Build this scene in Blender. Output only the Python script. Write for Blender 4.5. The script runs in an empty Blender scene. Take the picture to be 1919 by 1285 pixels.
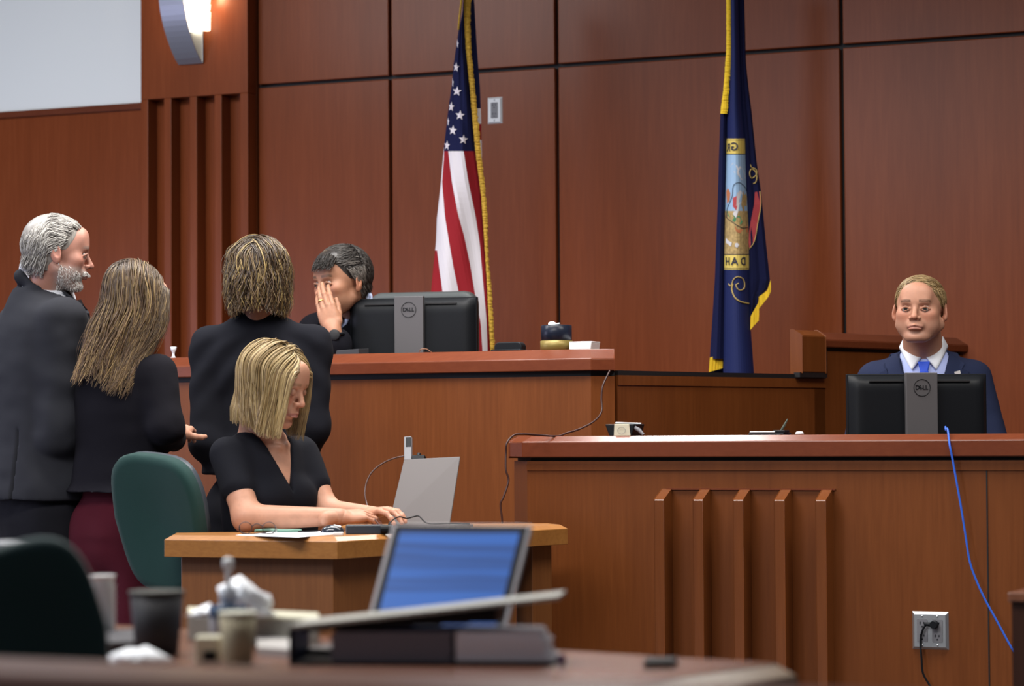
import bpy, math, random
import numpy as np
from mathutils import Vector, Matrix
R_ = math.radians
scene = bpy.context.scene
COL = scene.collection

# ---------------------------------------------------------------- camera
FPX = 4800.0; CX = 959.5; CY = 642.5; CAMZ = 1.08
PITCH = math.atan((812-CY)/FPX); ROLL = 0.0065
_f = Vector((0, math.cos(PITCH), math.sin(PITCH)))
_r0 = Vector((1, 0, 0)); _u0 = Vector((0, -math.sin(PITCH), math.cos(PITCH)))
_r = _r0*math.cos(ROLL) - _u0*math.sin(ROLL)
_u = _u0*math.cos(ROLL) + _r0*math.sin(ROLL)
CAM = Vector((0, 0, CAMZ))
cam_data = bpy.data.cameras.new('camera')
cam = bpy.data.objects.new('camera', cam_data); COL.objects.link(cam)
cam_data.sensor_width = 36; cam_data.lens = FPX*36/1919
cam_data.clip_start = .05; cam_data.clip_end = 100
M = Matrix((( _r.x, _u.x, -_f.x, CAM.x), (_r.y, _u.y, -_f.y, CAM.y), (_r.z, _u.z, -_f.z, CAM.z), (0, 0, 0, 1)))
cam.matrix_world = M
scene.camera = cam
cam_data.dof.use_dof = True; cam_data.dof.focus_distance = 8.2; cam_data.dof.aperture_fstop = 4.0

# ---------------------------------------------------------------- world and lights
world = bpy.data.worlds.new('world'); scene.world = world; world.use_nodes = True
wb = world.node_tree.nodes['Background']; wb.inputs[0].default_value = (.88, .92, 1.0, 1); wb.inputs[1].default_value = .10
scene.view_settings.view_transform = 'Standard'; scene.view_settings.look = 'None'
scene.view_settings.exposure = 0.0; scene.view_settings.gamma = 1.0
def area(name, loc, target, sx, sy, power, col):
    l = bpy.data.lights.new(name, 'AREA'); l.shape = 'RECTANGLE'; l.size = sx; l.size_y = sy
    l.energy = power; l.color = col
    o = bpy.data.objects.new(name, l); COL.objects.link(o); o.location = loc
    o.rotation_euler = (Vector(target)-Vector(loc)).to_track_quat('-Z', 'Y').to_euler()
    return o
area('ceiling_light_panel', (-3.0, 8.6, 3.6), (-2.8, 9.6, 0), 2.0, .8, 95, (.96, .97, 1.0))
area('ceiling_light_panel', (-.6, 7.6, 3.6), (-.6, 7.9, 0), 2.4, .7, 88, (1.0, .96, .90)).data.spread = R_(140)
area('ceiling_light_panel', (2.0, 6.6, 3.6), (2.0, 7.4, 0), 2.0, .7, 60, (1.0, .95, .88)).data.spread = R_(140)
area('ceiling_light_panel', (-1.4, 4.5, 3.6), (-1.2, 5.4, 0), 2.8, .8, 130, (1.0, .96, .92)).data.spread = R_(150)
area('ceiling_light_panel', (.34, 10.22, 3.25), (.6, 7.95, 1.0), .62, .5, 6, (1.0, .96, .94)).data.spread = R_(75)
area('ceiling_light_panel', (-.45, 8.85, 3.6), (-.45, 8.8, 0), 1.1, .6, 22, (1.0, .97, .95)).data.spread = R_(110)
area('side_light', (-4.9, 8.3, 1.25), (-1.0, 9.6, 1.25), 2.6, 1.5, 60, (.72, .72, 1.0))  # unseen window at the left, inferred from its cool sheen on the wood
area('side_light', (-4.3, 3.4, 3.4), (-.6, 7.0, 1.1), 1.6, 1.6, 75, (.80, .86, 1.0))  # added cool fill for faces and foreground, no window known there

def ray(px, py):
    return (_f*FPX + _r*(px-CX) + _u*(CY-py)).normalized()
def P(px, py, Y):                      # the point seen at that pixel, Y metres into the room
    d = ray(px, py); return CAM + d*(Y/d.y)
def PZ(px, py, z):
    d = ray(px, py); return CAM + d*((z-CAMZ)/d.z)
TH = math.atan(.44)
class Frame:                            # a = along, b = out towards the room, z = up
    def __init__(s, p0, th=TH):
        s.p = Vector((p0[0], p0[1], 0)); s.u = Vector((math.cos(th), -math.sin(th), 0)); s.n = Vector((-math.sin(th), -math.cos(th), 0))
    def __call__(s, a, b, z): return s.p + s.u*a + s.n*b + Vector((0, 0, z))
    def hit(s, px, py, b=0):            # (a, z) where the pixel's ray meets the plane at offset b
        d = ray(px, py); q = s.p + s.n*b
        t = (q-CAM).dot(s.n)/d.dot(s.n); w = CAM + d*t
        return (w-s.p).dot(s.u), w.z
    def a(s, px, py=700, b=0): return s.hit(px, py, b)[0]
    def z(s, px, py, b=0): return s.hit(px, py, b)[1]

# ---------------------------------------------------------------- materials
MATS = {}
def _new(name):
    m = bpy.data.materials.new(name); m.use_nodes = True; MATS[name] = m
    return m, m.node_tree.nodes, m.node_tree.links, m.node_tree.nodes['Principled BSDF']
def mat(name, col, rough=.5, metal=0, coat=0, spec=.5, bump=0, bscale=200, trans=0, emit=None, estr=0, sheen=0, var=0, vscale=30, ior=1.45):
    m, N, L, b = _new(name)
    b.inputs['Base Color'].default_value = (*col, 1); b.inputs['Roughness'].default_value = rough
    b.inputs['Metallic'].default_value = metal; b.inputs['Coat Weight'].default_value = coat
    b.inputs['Specular IOR Level'].default_value = spec; b.inputs['Transmission Weight'].default_value = trans
    b.inputs['IOR'].default_value = ior
    if sheen: b.inputs['Sheen Weight'].default_value = sheen
    if emit: b.inputs['Emission Color'].default_value = (*emit, 1); b.inputs['Emission Strength'].default_value = estr
    if bump or var:
        tc = N.new('ShaderNodeTexCoord')
    if bump:
        n = N.new('ShaderNodeTexNoise'); n.inputs['Scale'].default_value = bscale; n.inputs['Detail'].default_value = 4
        L.new(tc.outputs['Object'], n.inputs['Vector'])
        bp = N.new('ShaderNodeBump'); bp.inputs['Strength'].default_value = bump; bp.inputs['Distance'].default_value = .002
        L.new(n.outputs['Fac'], bp.inputs['Height']); L.new(bp.outputs['Normal'], b.inputs['Normal'])
    if var:
        n = N.new('ShaderNodeTexNoise'); n.inputs['Scale'].default_value = vscale; n.inputs['Detail'].default_value = 5
        L.new(tc.outputs['Object'], n.inputs['Vector'])
        cr = N.new('ShaderNodeValToRGB'); cr.color_ramp.elements[0].position = .3; cr.color_ramp.elements[1].position = .7
        cr.color_ramp.elements[0].color = (*[c*(1-var) for c in col], 1); cr.color_ramp.elements[1].color = (*[min(1, c*(1+var)) for c in col], 1)
        L.new(n.outputs['Fac'], cr.inputs['Fac']); L.new(cr.outputs['Color'], b.inputs['Base Color'])
    return m
def wood(name, c1, c2, c3, sc=(9, 9, .5), rough=.38, spec=.5, coat=.12):
    m, N, L, b = _new(name)
    tc = N.new('ShaderNodeTexCoord')
    def noise(scale, s, det=6, dist=0):
        mp = N.new('ShaderNodeMapping'); mp.inputs['Scale'].default_value = s
        L.new(tc.outputs['Object'], mp.inputs['Vector'])
        n = N.new('ShaderNodeTexNoise'); n.inputs['Scale'].default_value = scale; n.inputs['Detail'].default_value = det
        n.inputs['Roughness'].default_value = .62; n.inputs['Distortion'].default_value = dist
        L.new(mp.outputs['Vector'], n.inputs['Vector']); return n
    n1 = noise(1.0, sc, 5, .4); n2 = noise(9.0, sc, 6)
    n3 = noise(.7, (1, 1, .35), 2)
    mx = N.new('ShaderNodeMath'); mx.operation = 'MULTIPLY_ADD'; mx.inputs[1].default_value = .45
    L.new(n2.outputs['Fac'], mx.inputs[0])
    m2 = N.new('ShaderNodeMath'); m2.operation = 'MULTIPLY'; m2.inputs[1].default_value = .4; L.new(n1.outputs['Fac'], m2.inputs[0])
    L.new(m2.outputs[0], mx.inputs[2])
    m3 = N.new('ShaderNodeMath'); m3.operation = 'MULTIPLY_ADD'; m3.inputs[1].default_value = .3
    L.new(n3.outputs['Fac'], m3.inputs[0]); L.new(mx.outputs[0], m3.inputs[2])
    cr = N.new('ShaderNodeValToRGB'); e = cr.color_ramp.elements
    e[0].position = .36; e[0].color = (*c1, 1); e[1].position = .78; e[1].color = (*c3, 1)
    k = e.new(.57); k.color = (*c2, 1)
    L.new(m3.outputs[0], cr.inputs['Fac']); L.new(cr.outputs['Color'], b.inputs['Base Color'])
    b.inputs['Roughness'].default_value = rough; b.inputs['Specular IOR Level'].default_value = spec
    b.inputs['Coat Weight'].default_value = coat; b.inputs['Coat Roughness'].default_value = .25
    return m
def colmat(name, rough=.5, spec=.4, bump=0, bscale=300, sss=0, sheen=0, aniso=0):      # colour comes from the mesh's own colour attribute
    m, N, L, b = _new(name)
    a = N.new('ShaderNodeAttribute'); a.attribute_name = 'Col'
    L.new(a.outputs['Color'], b.inputs['Base Color']); b.inputs['Roughness'].default_value = rough
    b.inputs['Specular IOR Level'].default_value = spec
    if sss:
        b.inputs['Subsurface Weight'].default_value = sss; b.inputs['Subsurface Radius'].default_value = (.012, .005, .003); b.inputs['Subsurface Scale'].default_value = .6
    if bump:
        tc = N.new('ShaderNodeTexCoord'); n = N.new('ShaderNodeTexNoise'); n.inputs['Scale'].default_value = bscale
        L.new(tc.outputs['Object'], n.inputs['Vector'])
        bp = N.new('ShaderNodeBump'); bp.inputs['Strength'].default_value = bump; bp.inputs['Distance'].default_value = .002
        L.new(n.outputs['Fac'], bp.inputs['Height']); L.new(bp.outputs['Normal'], b.inputs['Normal'])
    return m

WALLW = wood('cherry_wall', (.152, .0345, .0085), (.190, .0435, .0115), (.232, .058, .0175), rough=.32, spec=.18, coat=.03)
BENCH = wood('cherry_bench', (.108, .029, .0060), (.135, .038, .0082), (.170, .050, .012), spec=.24, coat=.06)
FINW = wood('cherry_fin', (.108, .029, .0060), (.135, .038, .0082), (.170, .050, .012), rough=.2, spec=.6, coat=.4)
CAPW = wood('cherry_rail', (.108, .026, .009), (.130, .031, .012), (.155, .040, .015), sc=(.9, 9, 9), rough=.27, spec=.35, coat=.06)
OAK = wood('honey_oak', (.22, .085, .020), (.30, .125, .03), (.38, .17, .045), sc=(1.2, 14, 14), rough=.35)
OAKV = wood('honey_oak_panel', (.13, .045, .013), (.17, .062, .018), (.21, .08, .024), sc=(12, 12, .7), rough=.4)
TABLEW = wood('table_wood', (.15, .06, .035), (.20, .08, .045), (.25, .10, .055), sc=(1.0, 8, 8), rough=.22, coat=.4)
GROOVE = mat('black_reveal', (.006, .005, .006), .6)
PLASTER = mat('white_plaster', (.80, .84, .83), .8, bump=.15, bscale=90)
CARPET = mat('carpet', (.09, .08, .085), .95, bump=.5, bscale=500, var=.3, vscale=200)
BLACKP = mat('black_plastic', (.005, .006, .008), .5, spec=.22)
DARKG = mat('dark_grey_plastic', (.035, .037, .042), .5)
GREYP = mat('grey_plastic', (.16, .16, .175), .45)
WHITEP = mat('white_plastic', (.72, .74, .75), .35)
STEEL = mat('brushed_steel', (.50, .53, .55), .35, metal=.85)
SILVER = mat('silver_lid', (.10, .088, .088), .5, metal=.05)
BRASS = mat('brass', (.24, .18, .05), .4, metal=.3)
PAPER = mat('paper', (.80, .82, .86), .75)
CREAM = mat('cream_card', (.62, .60, .46), .7)
CHAIRG = mat('green_fabric', (.011, .038, .035), .85, bump=.35, bscale=700, sheen=.08, spec=.2)
CHAIRS = mat('chair_shell', (.05, .06, .075), .4)
GOLD = mat('gold_fringe', (.46, .27, .025), .75, bump=.8, bscale=350, var=.3, vscale=160)

# ---------------------------------------------------------------- meshes
def v3(p): return (p[0], p[1], p[2])
class MB:
    def __init__(s): s.v = []; s.f = []; s.mi = []; s.sm = []
    def add(s, vs, fs, mi=0, smooth=False):
        o = len(s.v); s.v += [v3(p) for p in vs]
        for f in fs: s.f.append([i+o for i in f]); s.mi.append(mi); s.sm.append(smooth)
        return s
    def hexa(s, c, mi=0):               # 8 corners: 4 of the bottom then 4 of the top
        return s.add(c, [(0, 3, 2, 1), (4, 5, 6, 7), (0, 1, 5, 4), (1, 2, 6, 5), (2, 3, 7, 6), (3, 0, 4, 7)], mi)
    def box(s, fr, a0, a1, b0, b1, z0, z1, mi=0):
        return s.hexa([fr(a0, b1, z0), fr(a1, b1, z0), fr(a1, b0, z0), fr(a0, b0, z0), fr(a0, b1, z1), fr(a1, b1, z1), fr(a1, b0, z1), fr(a0, b0, z1)], mi)
    def cbox(s, c, h, M3=None, mi=0):
        c = Vector(c); M3 = M3 or Matrix.Identity(3); q = []
        for z in (-1, 1):
            for x, y in ((-1, -1), (1, -1), (1, 1), (-1, 1)): q.append(c + M3 @ Vector((x*h[0], y*h[1], z*h[2])))
        return s.hexa(q, mi)
    def prism(s, bot, top, mi=0, smooth=False):
        n = len(bot)
        s.add(list(bot)+list(top), [tuple(reversed(range(n))), tuple(range(n, 2*n))], mi)
        o = len(s.v)-2*n
        for i in range(n):
            j = (i+1) % n; s.f.append([o+i, o+j, o+n+j, o+n+i]); s.mi.append(mi); s.sm.append(smooth)
        return s
    def sweep(s, prof, stations, mi=0, closed=True, smooth=False):   # stations: functions (b,z)->point
        n = len(prof); k = len(stations); vs = [st(b, z) for st in stations for (b, z) in prof]
        fs = []
        for i in range(k-1):
            for j in range(n if closed else n-1):
                j2 = (j+1) % n; fs.append((i*n+j, i*n+j2, (i+1)*n+j2, (i+1)*n+j))
        if closed: fs += [tuple(range(n)), tuple(reversed(range((k-1)*n, k*n)))]
        return s.add(vs, fs, mi, smooth)
    def tube(s, path, r, n=8, mi=0, caps=True, flat=1.0, up=None):
        path = [Vector(p) for p in path]; k = len(path); vs = []; fs = []
        rs = r if hasattr(r, '__len__') else [r]*k
        prev = None
        for i, p in enumerate(path):
            t = (path[min(i+1, k-1)]-path[max(i-1, 0)]).normalized()
            if prev is None:
                a = Vector(up) if up else (Vector((0, 0, 1)) if abs(t.z) < .9 else Vector((1, 0, 0)))
            else: a = prev
            e1 = (a - t*a.dot(t)).normalized(); prev = e1; e2 = t.cross(e1)
            for j in range(n):
                q = 2*math.pi*j/n; vs.append(p + (e1*math.cos(q)*flat + e2*math.sin(q))*rs[i])
        for i in range(k-1):
            for j in range(n):
                j2 = (j+1) % n; fs.append((i*n+j, i*n+j2, (i+1)*n+j2, (i+1)*n+j))
        s.add(vs, fs, mi, True)
        if caps: s.add(vs[:n], [tuple(reversed(range(n)))], mi); s.add(vs[-n:], [tuple(range(n))], mi)
        return s
    def lathe(s, c, prof, n=32, M3=None, mi=0, smooth=True):
        c = Vector(c); M3 = M3 or Matrix.Identity(3); k = len(prof); vs = []; fs = []
        for (r, z) in prof:
            for j in range(n):
                q = 2*math.pi*j/n; vs.append(c + M3 @ Vector((r*math.cos(q), r*math.sin(q), z)))
        for i in range(k-1):
            for j in range(n):
                j2 = (j+1) % n; fs.append((i*n+j, i*n+j2, (i+1)*n+j2, (i+1)*n+j))
        s.add(vs, fs, mi, smooth); s.add(vs[:n], [tuple(reversed(range(n)))], mi); s.add(vs[-n:], [tuple(range(n))], mi)
        return s
    def grid(s, fn, nu, nv, mi=0, smooth=True, mif=None):
        vs = [fn(i/nu, j/nv) for i in range(nu+1) for j in range(nv+1)]; o = len(s.v); s.v += [v3(p) for p in vs]
        for i in range(nu):
            for j in range(nv):
                a = o+i*(nv+1)+j; s.f.append([a, a+1, a+nv+2, a+nv+1]); s.mi.append(mif(i, j) if mif else mi); s.sm.append(smooth)
        return s
    def build(s, name, mats, parent=None, bevel=0, seg=2, solid=0, subsurf=0):
        me = bpy.data.meshes.new(name); base = parent_base(parent)
        me.from_pydata([(x-base[0], y-base[1], z-base[2]) for x, y, z in s.v], [], s.f)
        for m in (mats if isinstance(mats, (list, tuple)) else [mats]): me.materials.append(m)
        me.polygons.foreach_set('material_index', s.mi); me.polygons.foreach_set('use_smooth', s.sm)
        me.update()
        o = bpy.data.objects.new(name, me); COL.objects.link(o)
        if parent: o.parent = parent
        if solid:
            md = o.modifiers.new('solid', 'SOLIDIFY'); md.thickness = solid; md.offset = 0
        if bevel:
            md = o.modifiers.new('bevel', 'BEVEL'); md.width = bevel; md.segments = seg; md.limit_method = 'ANGLE'
            md.harden_normals = False
        if subsurf:
            md = o.modifiers.new('sub', 'SUBSURF'); md.levels = subsurf; md.render_levels = subsurf
        return o
def parent_base(p):
    v = Vector((0, 0, 0))
    while p is not None: v = v + Vector(p.location); p = p.parent
    return v
def tag(o, label=None, cat=None, group=None, kind=None):
    if label: o['label'] = label
    if cat: o['category'] = cat
    if group: o['group'] = group
    if kind: o['kind'] = kind
    return o
def thing(name, label, cat, loc, group=None):
    o = bpy.data.objects.new(name, None); COL.objects.link(o); o.location = loc; o.empty_display_size = .05
    return tag(o, label, cat, group)
def spline(pts, n=8):                   # Catmull-Rom through the points
    pts = [Vector(p) for p in pts]; q = [pts[0]*2-pts[1]]+pts+[pts[-1]*2-pts[-2]]; out = []
    for i in range(1, len(q)-2):
        for k in range(n):
            t = k/n; a, b, c, d = q[i-1], q[i], q[i+1], q[i+2]
            out.append(.5*((2*b)+(c-a)*t+(2*a-5*b+4*c-d)*t*t+(3*b-a-3*c+d)*t**3))
    out.append(pts[-1]); return out
def text_mesh(txt, size, org, ex, ez, thick=.0006, mirror=False):
    cu = bpy.data.curves.new('lettering', 'FONT'); cu.body = txt; cu.size = size; cu.align_x = 'CENTER'; cu.align_y = 'CENTER'
    cu.extrude = thick; cu.resolution_u = 3; cu.offset = size*.012
    t = bpy.data.objects.new('lettering', cu); COL.objects.link(t)
    dg = bpy.context.evaluated_depsgraph_get(); me = t.evaluated_get(dg).to_mesh()
    ex = Vector(ex).normalized(); ez = Vector(ez).normalized(); ey = ex.cross(ez)
    vs = [Vector(org)+ex*(v.co.x*(-1 if mirror else 1))+ez*v.co.y-ey*v.co.z*-1 for v in me.vertices]
    fs = [tuple(p.vertices) for p in me.polygons]
    t.evaluated_get(dg).to_mesh_clear(); bpy.data.objects.remove(t); bpy.data.curves.remove(cu)
    return vs, fs
# ---------------------------------------------------------------- the room
W = Frame(P(928, 207, 11.0))
TOPZ = 4.0
fl = MB().add([(-7, -1, 0), (7, -1, 0), (7, 14, 0), (-7, 14, 0)], [(0, 1, 2, 3)]).build('floor', CARPET); tag(fl, kind='structure')
wa = lambda px, py=400, b=0: W.a(px, py, b)
pilL = wa(264, 400, .08); pilR = wa(465, 400, .08)
zs = W.z(1045, 123)                     # the horizontal seam
back = MB().box(W, pilR-.1, 5.0, -.20, -.03, 0, TOPZ).build('wall_back', GROOVE); tag(back, kind='structure')
cols = [(pilR+.01, wa(729.5)), (wa(735), wa(1041.5)), (wa(1048), wa(1576)), (wa(1583), 4.9)]
for a0, a1 in cols:
    MB().box(W, a0, a1, -.03, 0, 0, zs-.008).build('lower_panel', WALLW, back, bevel=.004)
    MB().box(W, a0, a1, -.03, 0, zs+.008, TOPZ).build('upper_panel', WALLW, back, bevel=.004)
# left wall, plaster above and wood below
zt = W.z(264, 193)
lw = MB().box(W, -7, pilL, -.20, -.015, 0, TOPZ).build('wall_left', PLASTER); tag(lw, kind='structure')
MB().box(W, -7, pilL, -.0149, .0, 0, zt-.03).build('wood_panelling', WALLW, lw)
tr = MB().box(W, -7, pilL, -.0149, .018, zt-.03, zt).build('trim_1', CAPW, bevel=.003); tag(tr, kind='structure')
# pilaster with four tall flutes
zf = W.z(430, 176, .08)
pil = MB()
xs = [(264, 277.5), (307.5, 321), (355.5, 369), (402, 415.5), (450, 465)]
pil.box(W, pilL, pilR, -.20, 0, 0, TOPZ)
pil.box(W, pilL, pilR, 0, .08, zf, TOPZ)
for x0, x1 in xs: pil.box(W, wa(x0, 400, .08), wa(x1, 400, .08), 0, .08, 0, zf)
po = pil.build('trim_2', WALLW, bevel=.003); tag(po, kind='structure')

# judge's bench
J = Frame(P(615, 694, 9.0))
ja = lambda px, py=690, b=.02: J.a(px, py, b)
zc = J.z(615, 681, .02)
JT = zc+.034                            # its top
aC = ja(1103); aL = ja(-250)
def Jst(a, dx=0): return lambda b, z: J(a+dx*b, b, z)
cap = [(.02, zc), (-.03, JT), (-.26, JT), (-.26, zc-.04), (.02, zc-.04)]
rev = [(-.018, zc-.04), (-.24, zc-.04), (-.24, zc-.058), (-.018, zc-.058)]
pan = [(0, zc-.058), (-.05, zc-.058), (-.05, 0), (0, 0)]
jb = thing('judge_bench', "tall cherry wood judge's bench with chamfered top, behind the standing people", 'bench', J((aL+aC)/2, -.3, 0))
e1 = ja(1140, 690, -.06)
def miter(b, z): return J(aC+.414*b, b, z)
def endst(b, z):                        # the short facet turning back
    c = math.cos(R_(42)); s = math.sin(R_(42)); L = .085
    base = J(aC+.414*b, b, z); return base + (J.u*c - J.n*s)*L
MB().sweep(cap, [Jst(aL), miter, endst]).build('bench_top', CAPW, jb, bevel=.003)
MB().sweep(rev, [Jst(aL), miter, endst]).build('black_reveal', GROOVE, jb)
MB().sweep(pan, [Jst(aL), miter, endst]).build('front_panel', BENCH, jb)
JD = JT-.16
MB().box(J, aL, aC-.15, -.40, -.052, JD-.03, JD).build('inner_desk', CAPW, jb)

# partition running from the bench to the back wall
PT = Frame(J(aC, -.09, 0)+J.u*.06, -math.atan(1.06))
zp = PT.z(1300, 699)
pt = thing('partition_wall', 'low orange cherry partition with a black top line below the navy state flag', 'partition', PT(.8, 0, 0))
pe = PT.a(1546)
MB().box(PT, 0, pe, -.04, 0, 0, zp-.012).build('panel', BENCH, pt)
MB().box(PT, 0, pe, -.035, .004, zp-.012, zp+.004).build('black_top_strip', GROOVE, pt)
MB().box(PT, 0, pe, .0, .005, zp-.045, zp-.012).build('edge_band', BENCH, pt)

# stepped stair box behind the witness
SB = thing('stair_screen', 'raised cherry wood screen with chamfered cap behind the seated witness', 'partition', PT((pe+PT.a(1840))/2, 0, 0))
z1 = PT.z(1548, 637); z1b = PT.z(1548, 651)
a1495 = PT.a(1493, 640, .03); a1548 = PT.a(1547, 640, .03); a1840 = PT.a(1842, 640, .0)
prof = lambda bo: [(bo+.02, z1), (bo-.025, z1+.03), (-.07, z1+.03), (-.07, z1b), (bo+.02, z1b)]
st = lambda a: (lambda b, z: PT(a, b, z))
MB().sweep(prof(.0), [st(a1548-.03), st(a1840)]).build('cap', CAPW, SB, bevel=.003)
MB().box(PT, a1548-.03, a1840, -.07, -.012, z1b-.013, z1b).build('black_reveal', GROOVE, SB)
MB().box(PT, a1548-.03, a1840+.06, -.07, 0, 0, z1b-.013).build('panel', BENCH, SB)
MB().sweep([(.03, z1+.012), (-.008, z1+.034), (-.02, z1+.034), (-.02, zp+.01), (.03, zp+.01)], [st(a1495+.03), st(a1548)]).build('end_block', BENCH, SB, bevel=.003)
MB().box(PT, a1495+.02, a1548+.012, -.0, .028, zp-.008, zp+.01).build('black_reveal', GROOVE, SB)
MB().box(PT, a1548, a1548+.014, .0, .026, zp-.008, z1b-.013).build('black_reveal', GROOVE, SB)
# sloping stringer going down from the cap's right end
q = [PT(a1840, .0, z1+.03), PT(a1840+.02, .0, z1+.03)]
sl = MB(); A = PT(a1840-.02, .02, z1+.03); B = PT(a1840+.30, .02, .6)
wv = PT.u*.03
sl.hexa([B-wv*6, B+wv, B+wv-PT.n*.2, B-wv*6-PT.n*.2, A-wv*.1, A+wv, A+wv-PT.n*.2, A-wv*.1-PT.n*.2]); sl.build('stringer', BENCH, SB, bevel=.003)

# witness stand
K = Frame(P(1743, 1180, 7.7))
ka = lambda px, py=900, b=0: K.a(px, py, b)
kz = K.z(1400, 826, .02); kzb = K.z(1400, 856, .02); kzr = K.z(1400, 863, 0)
KT = kz+.018
ws = thing('witness_stand', 'long cherry wood witness stand with five vertical fins and chamfered top', 'witness stand', K((ka(975)+ka(1900))/2, -.2, 0))
aM = ka(983, 840, .02)
def Kst(a): return lambda b, z: K(a, b, z)
def kmit(b, z): return K(aM-.414*b, b, z)
def kend(b, z):
    c = math.cos(R_(45)); s = math.sin(R_(45)); return K(aM-.414*b, b, z) + (-K.u*c - K.n*s)*.115
aR = ka(2150)
kcap = [(.02, kz), (-.02, KT), (-.22, KT), (-.22, kzb), (.02, kzb)]
krev = [(-.015, kzb), (-.20, kzb), (-.20, kzr), (-.015, kzr)]
kpan = [(0, kzr), (-.04, kzr), (-.04, 0), (0, 0)]
MB().sweep(kcap, [kend, kmit, Kst(ka(1848)), Kst(aR)]).build('counter_top', CAPW, ws, bevel=.003)
MB().sweep(krev, [kend, kmit, Kst(aR)]).build('black_reveal', GROOVE, ws)
MB().sweep(kpan, [kend, kmit, Kst(aR)]).build('front_panel', BENCH, ws)
MB().box(K, aM, aR, -.004, .004, kzr-.03, kzr-.012).build('edge_band', BENCH, ws)
KD = KT-.20
MB().box(K, aM+.1, aR, -.58, -.042, KD-.03, KD).build('inner_desk', CAPW, ws)
D = .074
zft = K.z(1236, 936, D); zbt = K.z(1252, 915, 0)
for x0, x1 in ((1226, 1245), (1299, 1318), (1374, 1393.5), (1451, 1471), (1528.5, 1548.5)):
    a0 = ka(x0, 1000, D); a1 = ka(x1, 1000, D)
    m = MB(); pr = [(D, 0), (D, zft), (.0, zbt), (.0, 0)]
    m.sweep(pr, [Kst(a0), Kst(a1)]).build('fin', FINW, ws, bevel=.002)
MB().box(K, ka(1250), ka(1566), 0, .006, zbt-.004, zbt+.001).build('ledge', CAPW, ws)
MB().box(K, ka(1848), ka(1848)+.004, 0, .002, 0, kzr-.03).build('panel_joint', GROOVE, ws)
# ---------------------------------------------------------------- wall fittings
def rrect(fr, a0, a1, z0, z1, r, b, n=5):
    out = []
    for (ca, cz, q0) in ((a1-r, z1-r, 0), (a0+r, z1-r, 90), (a0+r, z0+r, 180), (a1-r, z0+r, 270)):
        for i in range(n+1):
            q = R_(q0+90*i/n); out.append(fr(ca+r*math.cos(q), b, cz+r*math.sin(q)))
    return out
def rbox(m, fr, a0, a1, b0, b1, z0, z1, r, mi=0):
    return m.prism(list(reversed(rrect(fr, a0, a1, z0, z1, r, b0))), list(reversed(rrect(fr, a0, a1, z0, z1, r, b1))), mi)
def outlet(fr, ac, zc_, w, h, label, gangs, pm, fm, b=0):
    t = thing('wall_outlet', label, 'outlet', fr(ac, b, zc_))
    m = MB(); W2, H2 = w/2, h/2
    m.hexa([fr(ac-W2, b, zc_-H2), fr(ac+W2, b, zc_-H2), fr(ac+W2, b, zc_+H2), fr(ac-W2, b, zc_+H2),
            fr(ac-W2+.008, b+.009, zc_-H2+.008), fr(ac+W2-.008, b+.009, zc_-H2+.008), fr(ac+W2-.008, b+.009, zc_+H2-.008), fr(ac-W2+.008, b+.009, zc_+H2-.008)])
    m.build('cover_plate', pm, t, bevel=.001)
    for g in range(gangs):
        x = ac + (g-(gangs-1)/2)*.046
        r = MB(); rbox(r, fr, x-.016, x+.016, b+.009, b+.0105, zc_-.034, zc_+.034, .003)
        ro = r.build('receptacle', fm, t)
        for dz in (-.019, .019):
            s_ = MB()
            s_.box(fr, x-.0075, x-.005, b+.0105, b+.0112, zc_+dz, zc_+dz+.008)
            s_.box(fr, x+.004, x+.0065, b+.0105, b+.0112, zc_+dz+.001, zc_+dz+.007)
            s_.box(fr, x-.002, x+.002, b+.0105, b+.0112, zc_+dz-.009, zc_+dz-.005)
            s_.build('socket', BLACKP, ro)
        for dz in (-h/2+.014, h/2-.014):
            MB().lathe(fr(x, b+.009, zc_+dz), [(.0034, 0), (.003, .0015), (.0005, .002)], 12, Matrix.Rotation(R_(90), 3, 'X')).build('screw', STEEL, t)
    return t
a_, z_ = W.hit(928, 207)
outlet(W, a_, z_, .070, .115, 'white single wall outlet high on the wood wall beside the striped flag', 1, WHITEP, GREYP)
a_, z_ = K.hit(1744, 1181)
outlet(K, a_, z_, .112, .114, 'steel double wall outlet low on the witness stand with a black plug in it', 2, STEEL, GREYP)
pc = thing('electrical_cord', 'black electrical cord plugged into the steel outlet and hanging down', 'cord', K(a_+.012, .02, z_+.016))
a2, z2 = K.hit(1752, 1170, .015)
pm_ = MB().tube([K(a2-.002, .0115, z2), K(a2-.002, .030, z2)], [.013, .011], 14)
pm_.tube([K(a2-.004, .022, z2), K(a2-.03, .022, z2+.002)], [.008, .005], 10); pm_.build('plug', BLACKP, pc)
def kp(px, py, b=.02): a, z = K.hit(px, py, b); return K(a, b, z)
MB().tube(spline([kp(1738, 1168), kp(1730, 1178), kp(1725, 1200, .014), kp(1727, 1235), kp(1730, 1262), kp(1745, 1290), kp(1756, 1330, .05), kp(1760, 1400, .06)]), .0032, 8).build('cable', BLACKP, pc)

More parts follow.
